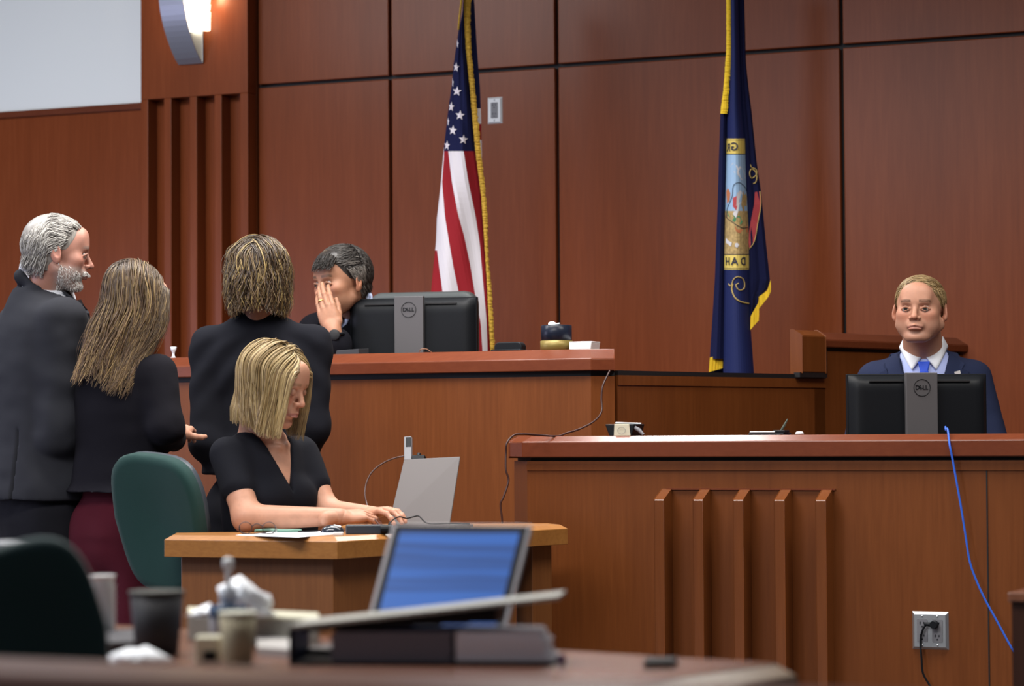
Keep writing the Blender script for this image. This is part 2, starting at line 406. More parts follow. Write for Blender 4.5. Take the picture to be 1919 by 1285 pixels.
# sconce on the pilaster
sc_a0, sc_z0 = W.hit(336, 122, .085); sc_a1, _ = W.hit(381, 121, .085)
t = thing('wall_sconce', 'curved brushed metal wall sconce glowing on the wood pilaster', 'lamp', W((sc_a0+sc_a1)/2, .08, sc_z0))
H = .62
def bow(s): return .012 + .17*math.sin(math.pi*min(max(s, 0), 1))**.8
m = MB(); n = 28
for k_, off in ((0, 0), (1, -.004)):
    pass
outer = [(bow(i/n), sc_z0+H*i/n) for i in range(n+1)]
inner = [(b-.005, z) for b, z in outer]
st1 = lambda a: (lambda b, z: W(a, .08+b, z))
m.sweep(outer+list(reversed(inner)), [st1(sc_a0), st1(sc_a1)], closed=True); m.build('shade', mat('sconce_metal', (.34, .36, .42), .42, metal=.55), t)
MB().box(W, sc_a0+.02, sc_a1+.0, .0801, .088, sc_z0, sc_z0+H).build('back_plate', STEEL, t, bevel=.002)
MB().tube([W(sc_a1+.001, .094, sc_z0+.004), W(sc_a1+.001, .094, sc_z0+H)], .003, 8).build('rod', STEEL, t)
LAMP = mat('lamp_glow', (1, .9, .7), .5, emit=(1.0, .84, .60), estr=5)
sg0 = W.z(372, 56, .14)
m = MB()
zz = sg0
for hgt in (.11, .028, .028, .11):
    m.lathe(W((sc_a0+sc_a1)/2+.018, .130, zz), [(.002, 0), (.030, .001), (.030, hgt-.001), (.002, hgt)], 20); zz += hgt+.006
m.build('lit_tube', LAMP, t)
m = MB(); zz = sg0-.002
for hgt in (.085, .028, .028, .11):
    m.lathe(W(sc_a1+.034, .115, zz), [(.002, 0), (.017, .001), (.019, hgt-.001), (.002, hgt)], 16); zz += hgt+.006
m.build('lit_tube', LAMP, t)  # second column of glowing segments, for the bright bar beside the plate
pl = bpy.data.lights.new('sconce_lamp', 'POINT'); pl.energy = 3; pl.color = (1, .72, .42); pl.shadow_soft_size = .03
po_ = bpy.data.objects.new('sconce_lamp', pl); COL.objects.link(po_); po_.location = W(sc_a1+.034, .16, sg0+.16)

# ---------------------------------------------------------------- flags
def curve_x(tab):
    ys = [q[1] for q in tab]; xs_ = [q[0] for q in tab]
    return lambda y: float(np.interp(y, ys, xs_))
NAVY = mat('navy_cloth', (.008, .010, .045), .85, spec=.15, bump=.3, bscale=500)
BLUEC = mat('blue_cloth', (.012, .019, .090), .7, spec=.25, bump=.2, bscale=500)
REDC = mat('red_cloth', (.25, .012, .018), .8, spec=.2, bump=.3, bscale=400)
WHITEC = mat('white_cloth', (.62, .58, .62), .75, bump=.3, bscale=400)
YELC = mat('yellow_fringe', (.85, .56, .02), .75, bump=.8, bscale=350)
t = thing('flag', 'american flag with stars and stripes hanging in folds behind the judge\'s monitor', 'flag', (P(870, 700, 10.3).x, 10.36, 0))
UL = curve_x([(871, -80), (867, 21), (858, 65), (850, 121), (846.5, 159), (839.5, 210), (832, 275), (826, 345), (818.6, 410), (817, 456), (812, 500), (808, 544), (800, 620), (796, 720)])
F0 = curve_x([(868, -80), (869, 0), (870, 47), (873, 93), (880, 163), (886, 233), (891, 285), (902, 368), (907, 443), (913, 541), (919, 660), (922, 720)])
F1 = curve_x([(883, -80), (883, 0), (881, 47), (883, 93), (890, 163), (897, 233), (902, 290), (908, 342), (913, 397), (916, 489), (921, 541), (928, 660), (930, 720)])
F2 = curve_x([(886, -80), (888.5, 0), (894, 93), (899.5, 163), (902, 233), (903, 290), (903, 720)])
B1 = curve_x([(832, 275), (832, 296), (828.5, 342), (834, 407), (842, 456), (850, 502), (859, 544), (884, 720)])
B0 = curve_x([(819, 469), (824, 508), (829, 544), (850, 720)])
B2 = curve_x([(840, 283), (847, 342), (858, 400), (870, 443), (881, 495), (889, 544), (901, 606), (908, 720)])
B3 = curve_x([(868, 279), (878, 342), (891, 404), (899, 456), (906, 538), (912, 603), (916, 720)])
YF = 10.3
def fold(px, y):                        # relief of the folds, metres
    L = UL(y); Rr = F0(y); s = (px-L)/max(Rr-L, 1)
    s = min(max(s, 0), 1)
    return -.045*math.sin(math.pi*s)**.7 - .007*math.sin(7*s+y*.012) - .004*math.sin(17*s-y*.03)
def fp(px, y, d=0): return P(px, y, YF+fold(px, y)-d)
rows = [-60+10*i for i in range(78)]
m = MB()
def strip(fa, fb, y0, y1, mi, sub=5, fn=fp):
    rr = [y for y in rows if y0 < y < y1]; rr = [y0]+rr+[y1]
    for i in range(len(rr)-1):
        ya, yb = rr[i], rr[i+1]
        for k in range(sub):
            q = []
            for (yy, kk) in ((ya, k), (yb, k), (yb, k+1), (ya, k+1)):
                xa, xb = fa(yy), fb(yy); q.append(fn(xa+(xb-xa)*kk/sub, yy))
            m.add(q, [(0, 1, 2, 3)], mi, True)
cant = lambda x: 290-(x-835)*.25
mx2 = lambda f: (lambda y: max(f(y), UL(y)))
strip(UL, F0, -60, 283, 0, 10)
strip(UL, mx2(B1), 275, 469, 2)         # white at the left edge
strip(UL, mx2(B0), 469, 720, 1)         # red at the left edge
strip(mx2(B0), B1, 469, 720, 2)
strip(mx2(B1), B2, 283, 720, 1); strip(B2, B3, 283, 720, 2); strip(B3, F0, 283, 720, 1)
bp_ = lambda px, y: P(px, y, YF+.02)
strip(F0, F2, -60, 203, 3, 3, bp_); strip(F0, F2, 203, 232, 2, 2, bp_); strip(F0, F2, 232, 262, 1, 2, bp_); strip(F0, F2, 262, 300, 2, 2, bp_)
# the far side of the hanging cloth
def backf(px, y):
    L, Rr = UL(y), F2(y) if y < 300 else F0(y); s = (px-L)/max(Rr-L, 1); return P(px, y, YF+.02+.06*math.sin(math.pi*min(max(s, 0), 1)))
strip(lambda y: UL(y), lambda y: F2(y) if y < 300 else F0(y), -60, 720, 3, 6, backf)
def star(cx, cy, r, sx, rot=0):
    pts = []
    for k in range(10):
        q = R_(-90+36*k+rot); rr = r if k % 2 == 0 else r*.42
        x = max(cx+rr*math.cos(q)*sx, UL(cy)+.8); y = cy+rr*math.sin(q); pts.append(fp(x, y, .004))
    c = fp(cx, cy, .0045); m.add(pts+[c], [(10, (k+1) % 10, k) for k in range(10)], 2)
for cx, cy, sx in ((854.7, 126, .62), (856.3, 171, .95), (845.5, 200, .62), (862, 216, .95), (848.6, 244, .85), (868.4, 261.4, .95), (837.5, 272.5, .6), (857, 82, .3), (848, 155, .25), (840, 228, .22)):
    star(cx, cy, 9.6, sx, 6)
m.build('cloth', [NAVY, REDC, WHITEC, NAVY], t)
random.seed(4)
def fringe(fa, fb, ys, Yd, dn, parent, mt, name='fringe'):
    m = MB(); n = len(ys)
    jit = [(random.uniform(-1, 1), random.uniform(-1, 1), random.uniform(0, .005)) for _ in ys]
    for side in (0, 1):
        vs = []
        for (y, (ja_, jb_, jd)) in zip(ys, jit):
            xa, xb = fa(y)+ja_*.4, fb(y)+jb_*1.0
            for k in range(4): vs.append(P(xa+(xb-xa)*k/3, y, Yd-(.006+jd)*math.sin(math.pi*(k+.5)/4)*(1 if side == 0 else -.3)))
        fs = [(i*4+k, (i+1)*4+k, (i+1)*4+k+1, i*4+k+1) for i in range(n-1) for k in range(3)]
        m.add(vs, fs, 0, False)
    return m.build(name, mt, parent)
ysl = [-60+2.2*i for i in range(350)]
fringe(F0, F1, [y for y in ysl if y < 715], YF-.022, 0, t, GOLD)
MB().tube([P(875, -80, YF+.035), P(878, 400, YF+.035), P(880, 800, YF+.035)]+[(P(880, 800, YF+.035).x, YF+.035, .02)], .013, 12).build('pole', BRASS, t)
MB().tube(spline([P(866, -60, YF-.03), P(864.5, 0, YF-.03), P(860.5, 37, YF-.03), P(859, 56, YF-.03)]), .004, 8).build('cord', GOLD, t)

# navy state flag
t = thing('flag', 'navy blue state flag with a round painted seal and gold fringe, hanging folded', 'flag', (P(1380, 700, 9.9).x, 9.95, 0))
YI = 9.92
A0 = curve_x([(1363, -80), (1361, 0), (1361, 93), (1356, 163), (1350, 210), (1347, 300), (1344.7, 383), (1339.4, 526), (1330.4, 666), (1329, 720)])
A1 = curve_x([(1366, -80), (1366, 93), (1364, 163), (1362, 222), (1361.6, 261), (1359, 383), (1357, 490), (1355.5, 684), (1355, 720)])
A2 = curve_x([(1384, -80), (1384, 0), (1387.6, 140), (1390, 198), (1396, 262), (1398.4, 347), (1403, 426), (1403.8, 505), (1405.6, 598), (1412.7, 694), (1414, 720)])
A3 = curve_x([(1395, -80), (1395, 0), (1398, 117), (1402.7, 163), (1408.6, 210), (1417.5, 300), (1427, 365), (1434, 440), (1443, 524), (1412, 600), (1414, 720)])
def idp(px, y, d=0):
    a0, a1, a2, a3 = A0(y), A1(y), A2(y), max(A3(y), A2(y)+1)
    if px < a1: s = (px-a0)/max(a1-a0, 1); o = .012-.022*math.sin(math.pi*min(max(s, 0), 1))
    elif px < a2: s = (px-a1)/(a2-a1); o = .012-.058*math.sin(math.pi*s)**.75
    else: s = min((px-a2)/(a3-a2), 1); o = .012+.03*s-.012*math.sin(math.pi*s)-.006*math.sin(9*s)
    return P(px, y, YI+o-d)
m = MB()
strip(A0, A1, -60, 672, 0, 4, idp); strip(A1, A2, -60, 715, 1, 12, idp)
strip(A2, A3, -60, 524, 0, 6, idp)
A3b = curve_x([(1443, 524), (1438, 544), (1422, 557), (1421, 572), (1408, 594)])
strip(A2, A3b, 524, 594, 0, 6, idp)
strip(A0, A2, -60, 710, 0, 6, lambda px, y: P(px, y, YI+.03+.05*math.sin(math.pi*min(max((px-A0(y))/max(A2(y)-A0(y), 1), 0), 1))))
cl = m.build('cloth', [NAVY, BLUEC], t)
fringe(A0, lambda y: min(1371 if y < 95 else 1371-(y-95)*.065, A2(y)), [y for y in ysl if y < 215], YI-.02, 0, t, YELC)
def fr_bot(tops, bots, parent):
    m = MB(); n = 22
    for i in range(n):
        s0, s1 = i/n, (i+1)/n; f = lambda T, s: (np.interp(s, [q[0] for q in T], [q[1] for q in T]), np.interp(s, [q[0] for q in T], [q[2] for q in T]))
        q = [f(tops, s0), f(tops, s1), f(bots, s1), f(bots, s0)]; j = random.uniform(-.003, .003)
        A = [P(x, y, YI-.006+.03*s0+j) for x, y in q]; B = [P(x, y, YI+.006+.03*s0+j) for x, y in q]
        m.hexa(A+B)
    return m.build('fringe', YELC, parent)
fr_bot([(0, 1407, 592), (.42, 1421.5, 566), (.5, 1422, 556), (.85, 1438, 544), (1, 1444.5, 524)], [(0, 1406, 618), (.42, 1422, 600), (.5, 1422.5, 578), (.85, 1440, 556), (1, 1444.5, 546)], t)
fr_bot([(0, 1330.4, 670), (1, 1355.5, 663)], [(0, 1328.5, 697), (1, 1354, 690)], t)
MB().tube([P(1384, -80, YI+.045), P(1388, 700, YI+.045)]+[(P(1388, 700, YI+.045).x, YI+.045, .02)], .013, 12).build('pole', BRASS, t)
SEALY = mat('seal_yellow', (.72, .55, .13), .7); SKY = mat('seal_sky', (.30, .46, .66), .7); TAN = mat('seal_tan', (.42, .29, .12), .7, var=.3, vscale=90)
SGREEN = mat('seal_green', (.05, .20, .09), .7); SWHITE = mat('seal_white', (.60, .58, .60), .7); SRED = mat('seal_red', (.42, .05, .06), .7)
SORG = mat('seal_orange', (.50, .17, .07), .7); INK = mat('seal_ink', (.02, .02, .04), .7); SGOLD = mat('seal_gold', (.50, .36, .12), .6)
m = MB()
def band(y0, y1, mi, d=.002, xa=A1, xb=A2):
    for i in range(4):
        ya, yb = y0+(y1-y0)*i/4, y0+(y1-y0)*(i+1)/4
        for k in range(8):
            q = []
            for yy, kk in ((ya, k), (yb, k), (yb, k+1), (ya, k+1)): q.append(idp(xa(yy)+(xb(yy)-xa(yy)-.4)*kk/8+.2, yy, d))
            m.add(q, [(0, 1, 2, 3)], mi, True)
band(259.5, 288, 0); band(289.5, 395, 1); band(395, 476, 2); band(477.5, 505, 0); band(288, 289.5, 6, .0025); band(476, 477.5, 6, .0025); band(262, 262.8, 6, .003); band(502, 502.8, 6, .003)
def patch(pts, mi, d=.003):
    n = len(pts); cx = sum(p[0] for p in pts)/n; cy = sum(p[1] for p in pts)/n
    m.add([idp(x, y, d) for x, y in pts]+[idp(cx, cy, d+.0005)], [(n, (k+1) % n, k) for k in range(n)], mi, True)
C4 = lambda x, y: (1300+x/2.794, 240+y/2.794)
patch([C4(*q) for q in ((192, 200), (205, 180), (222, 195), (245, 200), (262, 222), (272, 262), (252, 272), (235, 250), (212, 232))], 4)
patch([C4(*q) for q in ((205, 365), (225, 355), (232, 400), (222, 430), (205, 410))], 5)
patch([C4(*q) for q in ((226, 340), (245, 325), (262, 350), (240, 400), (232, 440), (222, 470), (205, 450), (224, 400))], 4, .0035)
patch([C4(*q) for q in ((170, 330), (180, 315), (192, 340), (188, 380), (175, 395))], 7)
patch([C4(*q) for q in ((258, 330), (276, 320), (282, 420), (262, 440), (248, 400))], 2)
patch([C4(*q) for q in ((173, 430), (205, 455), (240, 460), (256, 488), (248, 505), (210, 490), (180, 460))], 3, .004)
patch([C4(*q) for q in ((215, 515), (283, 512), (284, 545), (240, 550), (222, 540))], 7, .004)
patch([C4(*q) for q in ((168, 575), (200, 600), (195, 620), (168, 600))], 4, .004)
patch([C4(*q) for q in ((216, 604), (228, 600), (238, 612), (228, 626), (216, 620))], 4, .0045)
m.build('seal_picture', [SEALY, SKY, TAN, SGREEN, SWHITE, SRED, INK, SORG], cl)
def ink(pts, w, mt, name, d=.004, n=6):
    MB().tube([idp(x, y, d) for x, y in spline2(pts)], w, n).build(name, mt, cl)
def spline2(pts): return [(p.x, p.y) for p in spline([Vector((x, y, 0)) for x, y in pts], 6)]
ink([C4(*q) for q in ((172, 470), (176, 420), (200, 360), (208, 300), (240, 285), (270, 310), (276, 330))], .0011, INK, 'shield_outline', .005)
ink([C4(*q) for q in ((172, 470), (200, 490), (250, 520), (284, 520))], .0011, INK, 'shield_outline', .005)
scr = [(297, 190), (303, 205), (325, 215), (330, 235), (322, 250), (303, 262), (293, 240), (300, 215), (318, 222), (330, 250), (325, 282), (312, 290)]
ink([C4(*q) for q in scr], .0022, SGOLD, 'scroll')
ink([C4(*q) for q in ((182, 815), (195, 825), (210, 790), (235, 778), (262, 795), (265, 835), (245, 848), (228, 838), (222, 820), (235, 812))], .0022, SGOLD, 'scroll')
ink([C4(*q) for q in ((205, 815), (200, 845), (215, 885), (245, 908), (288, 918))], .0028, SGOLD, 'scroll')
m = MB()
ra = [C4(*q) for q in ((320, 335), (316, 400), (302, 470), (290, 540), (287, 600))]; rb = [C4(*q) for q in ((347, 330), (352, 400), (335, 500), (318, 590), (292, 632))]
for i in range(4): m.add([idp(*ra[i], .003), idp(*ra[i+1], .003), idp(*rb[i+1], .003), idp(*rb[i], .003)], [(0, 1, 2, 3)], 0, True)
m.build('red_ribbon', SRED, cl)
ink(rb, .0016, SGOLD, 'scroll')
def lettering(txt, px, py, hpx, parent, mt):
    o = idp(px, py, .005); e = (idp(px+6, py, .005)-idp(px-6, py, .005)).normalized(); s = hpx/4800*YI*1.4
    vs, fs = text_mesh(txt, s, o, e, (0, 0, 1), .0006, mirror=True)
    MB().add(vs, fs).build('lettering', mt, parent)
lettering('G', 1376.5, 275, 15, cl, INK); lettering('R', 1365.5, 277, 15, cl, INK)
lettering('D', 1393, 490, 15, cl, INK); lettering('A', 1376.5, 490, 15, cl, INK); lettering('H', 1363.5, 490, 15, cl, INK)

# ---------------------------------------------------------------- monitors
def monitor(fr, w, z0, ztop, zbase, colw, label, logo_z, logo_r):
    t = thing('computer_monitor', label, 'monitor', fr(0, 0, zbase))
    h2 = w/2; m = MB()
    # panel: thin slab whose back swells towards the middle
    fr_ = lambda a, b, z: fr(a, b, z)
    m.box(fr, -h2, h2, -.022, 0, z0, ztop)
    o = m.build('screen_panel', BLACKP, t, bevel=.002)
    m = MB(); N_ = 24
    def sh(u, v):                       # u across, v up
        a = (u-.5)*w*.985; x = abs(u-.5)*2
        e = min(1, (1-x)/.16) if x < 1 else 0
        f = min(1, max(0, (1-v)/.16)); g = (1-(1-e)**2)**.5 if e < 1 else 1; f = (1-(1-f)**2)**.5 if f < 1 else 1
        return fr(a, .001+.034*g*f, z0+.004+(ztop-z0-.008)*v)
    m.grid(sh, 30, 20, smooth=True); m.build('rear_cover', BLACKP, t)
    zs_ = ztop-.026
    MB().box(fr, -h2*.72, -colw/2-.002, .012, .0365, zs_, zs_+.004).build('vent_slot', GROOVE, t); MB().box(fr, colw/2+.002, h2*.72, .012, .0365, zs_, zs_+.004).build('vent_slot', GROOVE, t)
    c = MB().box(fr, -colw/2, colw/2, .036, .056, zbase+.012, ztop+.003); co = c.build('stand_column', mat('stand_grey', (.10, .095, .10), .5, metal=.3), t, bevel=.002)
    MB().box(fr, -.11, .11, -.10, .10, zbase, zbase+.012).build('stand_foot', DARKG, t, bevel=.003)
    # round logo
    m = MB(); path = [fr(logo_r*math.cos(q), .0572, logo_z+logo_r*math.sin(q)) for q in [2*math.pi*i/40 for i in range(41)]]
    m.tube(path, .0009, 6, caps=False)
    vs, fs = text_mesh('D', logo_r*.72, fr(-logo_r*.56, .0572, logo_z), fr.u, (0, 0, 1), .0004); m.add(vs, fs)
    vs, fs = text_mesh('E', logo_r*.66, fr(-logo_r*.16, .0572, logo_z), (fr.u+Vector((0, 0, .55))).normalized(), (Vector((0, 0, 1))-fr.u*.55).normalized(), .0004); m.add(vs, fs)
    vs, fs = text_mesh('L', logo_r*.72, fr(logo_r*.24, .0572, logo_z), fr.u, (0, 0, 1), .0004); m.add(vs, fs)
    vs, fs = text_mesh('L', logo_r*.72, fr(logo_r*.58, .0572, logo_z), fr.u, (0, 0, 1), .0004); m.add(vs, fs)
    m.build('logo', BLACKP, co)
    return t
MJ = Frame(P(774, 610, 9.36), math.atan(.25))
wj = MJ.a(893, 610)-MJ.a(655, 610)
MJ = Frame(P(774, 610, 9.36), math.atan(.25))
zt_ = MJ.z(774, 558)
monitor(MJ, wj, zt_-.29, zt_, JD, .112/1.02, "black monitor seen from behind on the judge's bench", MJ.z(779, 580, .057), .0275)
MW = Frame(P(1719, 760, 8.16), -math.atan(.12))
ww = MW.a(1849, 760)-MW.a(1588, 760)
zt_ = MW.z(1719, 700.5)
mw_ = monitor(MW, ww, zt_-.27, zt_, KD, MW.a(1764, 720, .056)-MW.a(1705, 720, .056), 'black monitor seen from behind in front of the seated witness', MW.z(1735, 726, .057), .0265)
# the witness monitor's post sits a little right of the middle

# ---------------------------------------------------------------- things on the judge's bench
jp = lambda px, b=-.1: J.hit(px, 660, b)[0]
a_ = jp(953); t = thing('desk_speaker', "small black object with rounded top corners on the judge's bench beside the flag", 'desk object', J(a_, -.08, JT))
m = MB(); rbox(m, J, jp(928), jp(980), -.13, -.09, JT-.005, J.z(953, 641, -.1), .018); m.build('body', BLACKP, t, bevel=.003)
rbox(MB(), J, jp(928), jp(980), -.13, -.09, JT, JT+.01, .002)
MB().box(J, jp(928)-.004, jp(980)+.004, -.15, -.07, JT, JT+.006).build('foot', BLACKP, t, bevel=.002)
a_ = jp(1043); zb = JT; s_ = YJ = J(a_, -.1, 0).y; k = YJ/4800
t = thing('glass_canister', "dark glass canister on a brass ring at the right end of the judge's bench", 'canister', J(a_, -.1, JT))
c_ = J(a_, -.1, JT); r1 = 29*k; r2 = 30.5*k; h1 = 17.5*k; h2 = 47*k
MB().lathe(c_, [(r2-.004, 0), (r2, .002), (r2, h1), (r2-.003, h1+.001)], 40).build('brass_ring', BRASS, t)
MB().lathe(c_, [(r1-.002, h1+.001), (r1, h1+.002), (r1, h2-.002), (r1-.003, h2)], 40).build('jar', mat('smoked_glass', (.010, .013, .025), .3, spec=.3), t)
m = MB().tube([J(a_-.02, -.085, JT+h2), J(a_+.02, -.085, JT+h2+.004)], .004, 8); m.build('clasp', STEEL, t)
MB().lathe(c_+J.u*-.016+Vector((0, 0, h2)), [(.002, 0), (.013, .003), (.012, .009), (.004, .013)], 20).build('lit_knob', mat('lit_knob_glow', (.9, .85, 1), .3, emit=(.85, .8, 1), estr=5), t)  # emission on the knob stands in for the light on the jar's top
a0, a1 = jp(1075), jp(1117)
t = thing('box', "flat white box beside the dark glass canister on the judge's bench", 'box', J((a0+a1)/2, -.1, JT))
MB().hexa([J(a0, -.06, JT), J(a1-.004, -.06, JT), J(a1-.004, -.14, JT), J(a0, -.14, JT), J(a0, -.06, JT+.024), J(a1, -.06, JT+.024), J(a1, -.14, JT+.024), J(a0, -.14, JT+.024)]).build('body', WHITEP, t, bevel=.002)
MB().hexa([J(a0, -.06, JT+.0241), J(a1, -.06, JT+.0241), J(a1, -.14, JT+.0241), J(a0, -.14, JT+.0241), J(a0, -.06, JT+.027), J(a1, -.06, JT+.027), J(a1, -.14, JT+.027), J(a0, -.14, JT+.027)]).build('lid', PAPER, t, bevel=.001)
a_ = jp(1009)
o = MB().hexa([J(a_-.005, -.15, JT), J(a_+.012, -.15, JT), J(a_+.012, -.18, JT), J(a_-.005, -.18, JT), J(a_, -.15, JT+.02), J(a_+.012, -.15, JT+.024), J(a_+.012, -.18, JT+.024), J(a_, -.18, JT+.02)]).build('eraser', WHITEP, bevel=.003)
tag(o, 'tiny white block just left of the dark glass canister', 'eraser')
o = MB().tube(spline([J(jp(795), -.06, JT+.002), J(jp(798), -.06, JT+.012), J(jp(806), -.07, JT+.013), J(jp(814), -.06, JT+.006), J(jp(820), -.05, JT+.002)]), .0016, 6).build('wire_loop', mat('copper_wire', (.25, .12, .07), .4, metal=.5)); tag(o, "thin looped wire lying at the foot of the judge's monitor", 'wire')
# paper tray seen between the judge and the monitor
o = MB().hexa([J(jp(612), -.17, JT), J(jp(655), -.17, JT), J(jp(655), -.25, JT), J(jp(612), -.25, JT), J(jp(612), -.17, JT+.018), J(jp(655), -.17, JT+.022), J(jp(655), -.25, JT+.026), J(jp(612), -.25, JT+.022)]).build('folder', DARKG, bevel=.001)
tag(o, "dark folder on the judge's bench left of the monitor", 'folder')
# small glass behind the woman with long hair
a_ = jp(325, -.1); c_ = J(a_, -.1, JT); t = thing('drinking_glass', "small shiny glass on the judge's bench at the shoulder of the long-haired woman", 'glass', c_)
MB().lathe(c_, [(.010, 0), (.011, .002), (.005, .008), (.005, .02), (.010, .03), (.012, .042), (.010, .042)], 20).build('body', mat('clear_glass_shine', (.6, .62, .66), .08, spec=.9, coat=.5), t)

# ---------------------------------------------------------------- things on the witness stand
kq = lambda px, b=-.08: K.hit(px, 815, b)[0]
def kk(px, py, b=-.08): a, z = K.hit(px, py, b); return K(a, b, z)
t = thing('tape_dispenser', 'small black desk caddy with a square cream front on the witness stand', 'desk object', K(kq(1172), -.08, KT))
a0, a1 = kq(1146), kq(1194); sY = K(a0, -.08, 0).y/4800
m = MB().hexa([K(kq(1148), -.05, KT), K(kq(1190), -.05, KT), K(kq(1190), -.14, KT), K(kq(1148), -.14, KT), K(kq(1140), -.05, KT+.037), K(kq(1196), -.05, KT+.037), K(kq(1196), -.14, KT+.037), K(kq(1140), -.14, KT+.037)])
m.build('body', BLACKP, t, bevel=.003)
m = MB().hexa([K(kq(1157), -.048, KT), K(kq(1188), -.048, KT), K(kq(1188), -.052, KT), K(kq(1157), -.052, KT), K(kq(1159), -.044, KT+.038), K(kq(1186), -.044, KT+.038), K(kq(1186), -.05, KT+.038), K(kq(1159), -.05, KT+.038)])
cf = m.build('front_card', CREAM, t, bevel=.001)
MB().tube([K((kq(1157)+kq(1188))/2+.013*math.cos(q), -.0435, KT+.017+.011*math.sin(q)) for q in [2*math.pi*i/24 for i in range(25)]], .0005, 5, caps=False).build('circle_mark', GREYP, cf)
MB().tube([K(kq(1190), -.06, KT+.03), K(kq(1202), -.06, KT+.018), K(kq(1210), -.06, KT+.003)], [.006, .007, .005], 8).build('arm', GREYP, t)
MB().tube([K(kq(1152), -.09, KT+.041), K(kq(1200), -.09, KT+.038)], .003, 6).build('top_bar', STEEL, t)
t = thing('desk_pad', 'flat black pad with a pen standing up at its right end, on the witness stand', 'pad', K(kq(1440), -.08, KT))
MB().box(K, kq(1408), kq(1474), -.13, -.05, KT, KT+.006).build('base', BLACKP, t, bevel=.002)
MB().box(K, kq(1410), kq(1458), -.13, -.05, KT+.006, KT+.012).build('top_plate', STEEL, t, bevel=.002)
MB().box(K, kq(1452), kq(1476), -.10, -.055, KT+.006, KT+.015).build('pen_socket', BLACKP, t, bevel=.002)
MB().tube([kk(1464, 806, -.07), kk(1470, 797, -.07), kk(1476, 785, -.07)], [.0035, .0045, .002], 8).build('pen', mat('pen_green', (.08, .10, .08), .3), t)
c_ = K(kq(1502), -.06, KT); o = MB().lathe(c_, [(.003, 0), (.013, .001), (.013, .006), (.009, .01), (.001, .011)], 20).build('bottle_cap', WHITEP); tag(o, 'tiny white cap on the witness stand right of the desk pad', 'bottle cap')

# cables
CORD = mat('dark_red_cable', (.035, .010, .008), .5)
def jj(px, py, b=.01): a, z = J.hit(px, py, b); return J(a, b, z)
CJ = lambda px, py, Y: P(px, py, Y)
cy = J.hit(1050, 800, .012); 
pts = [CJ(1143, 694, 8.50), CJ(1130, 722, 8.47), CJ(1127, 745, 8.46), CJ(1127, 772, 8.44), CJ(1112, 790, 8.40), CJ(1085, 804, 8.36), CJ(1060, 812, 8.30), CJ(1045, 817, 8.22), CJ(1010, 815, 8.16), CJ(978, 813, 8.10), CJ(962, 816, 8.03), CJ(950, 830, 8.00), CJ(948, 850, 8.00), CJ(948, 880, 7.99), CJ(953, 900, 7.99), CJ(944, 930, 7.98), CJ(938, 945, 7.98), CJ(941, 975, 7.98), CJ(944, 1040, 7.98), CJ(944, 1200, 7.97)]
o = MB().tube(spline(pts), .0032, 8).build('cable', CORD); tag(o, "thin dark cable drooping from the judge's bench over the left end of the witness stand", 'cable')
ksp = lambda px, py, b=.028: kk(px, py, b)
pts = [kk(1772, 812, -.16)+Vector((0, 0, .02)), kk(1773, 806, -.05), kk(1776, 812, .0)+Vector((0, 0, .012)), ksp(1780, 835), ksp(1785, 860), ksp(1793, 905), ksp(1801, 950), ksp(1809, 1000), ksp(1817, 1050), ksp(1828, 1083), ksp(1846, 1123), ksp(1868, 1163), ksp(1888, 1200), ksp(1915, 1250), ksp(1950, 1330)]
o = MB().tube(spline(pts), .0032, 8).build('network_cable', mat('blue_cable', (.03, .12, .60), .4)); tag(o, 'blue network cable hanging down the witness stand from the monitor', 'cable')

# judge's chair
t = thing('office_chair', "grey padded chair back showing above the judge's monitor", 'chair', (P(800, 600, 9.98).x, 9.98, .35))
CJF = Frame(P(795, 600, 9.98), math.atan(.3))
m = MB(); a0 = CJF.a(690, 560); a1 = CJF.a(890, 560); zt2 = CJF.z(850, 545)
rbox(m, CJF, a0, a1, -.07, .0, zt2-.62, zt2, .05); m.build('backrest', mat('grey_leather', (.075, .085, .085), .5), t, bevel=.02, seg=4)
MB().box(CJF, a0+.02, a1-.02, -.02, .40, zt2-.72, zt2-.64).build('seat', MATS['grey_leather'], t, bevel=.03)
MB().tube([CJF((a0+a1)/2, .15, zt2-.72), CJF((a0+a1)/2, .15, .35)], .03).build('post', BLACKP, t)
# ---------------------------------------------------------------- court reporter's desk
DZ = CAMZ-.2915
def dz(px, py, z=DZ): p = PZ(px, py, z); return p
A = P(308, 1011, 7.2); B = P(632, 1014, 7.0); C = P(1064, 990, 7.85)
A.z = B.z = C.z = DZ
def XY(px, Y): return P(px, 900, Y).xy
poly = [A.xy, B.xy, C.xy, XY(1035, 8.0), XY(640, 8.05), XY(600, 7.5), XY(318, 7.42)]
def inset(poly, d):
    n = len(poly); out = []
    c = sum((Vector(p) for p in poly), Vector((0, 0)))/n
    for i in range(n):
        p0, p1, p2 = Vector(poly[i-1]), Vector(poly[i]), Vector(poly[(i+1) % n])
        e1 = (p1-p0).normalized(); e2 = (p2-p1).normalized(); n1 = Vector((-e1.y, e1.x)); n2 = Vector((-e2.y, e2.x))
        m = (n1+n2); m = m/max(m.dot(n1), .3); out.append(p1+m*d)
    return out
def ring(poly, z): return [Vector((p[0], p[1], z)) for p in poly]
dk = thing('reporter_desk', "court reporter's oak desk with thick chamfered top and a pointed corner", 'desk', (B.x, B.y+.3, 0))
tp = .048
m = MB(); r0 = ring(poly, DZ-tp); r1 = ring(poly, DZ); r2 = ring(inset(poly, .022), DZ+.012)
m.add(r0+r1+r2, [tuple(reversed(range(7)))]+[(i, (i+1) % 7, 7+(i+1) % 7, 7+i) for i in range(7)]+[(7+i, 7+(i+1) % 7, 14+(i+1) % 7, 14+i) for i in range(7)]+[tuple(range(14, 21))])
m.build('desk_top', OAK, dk, bevel=.0015)
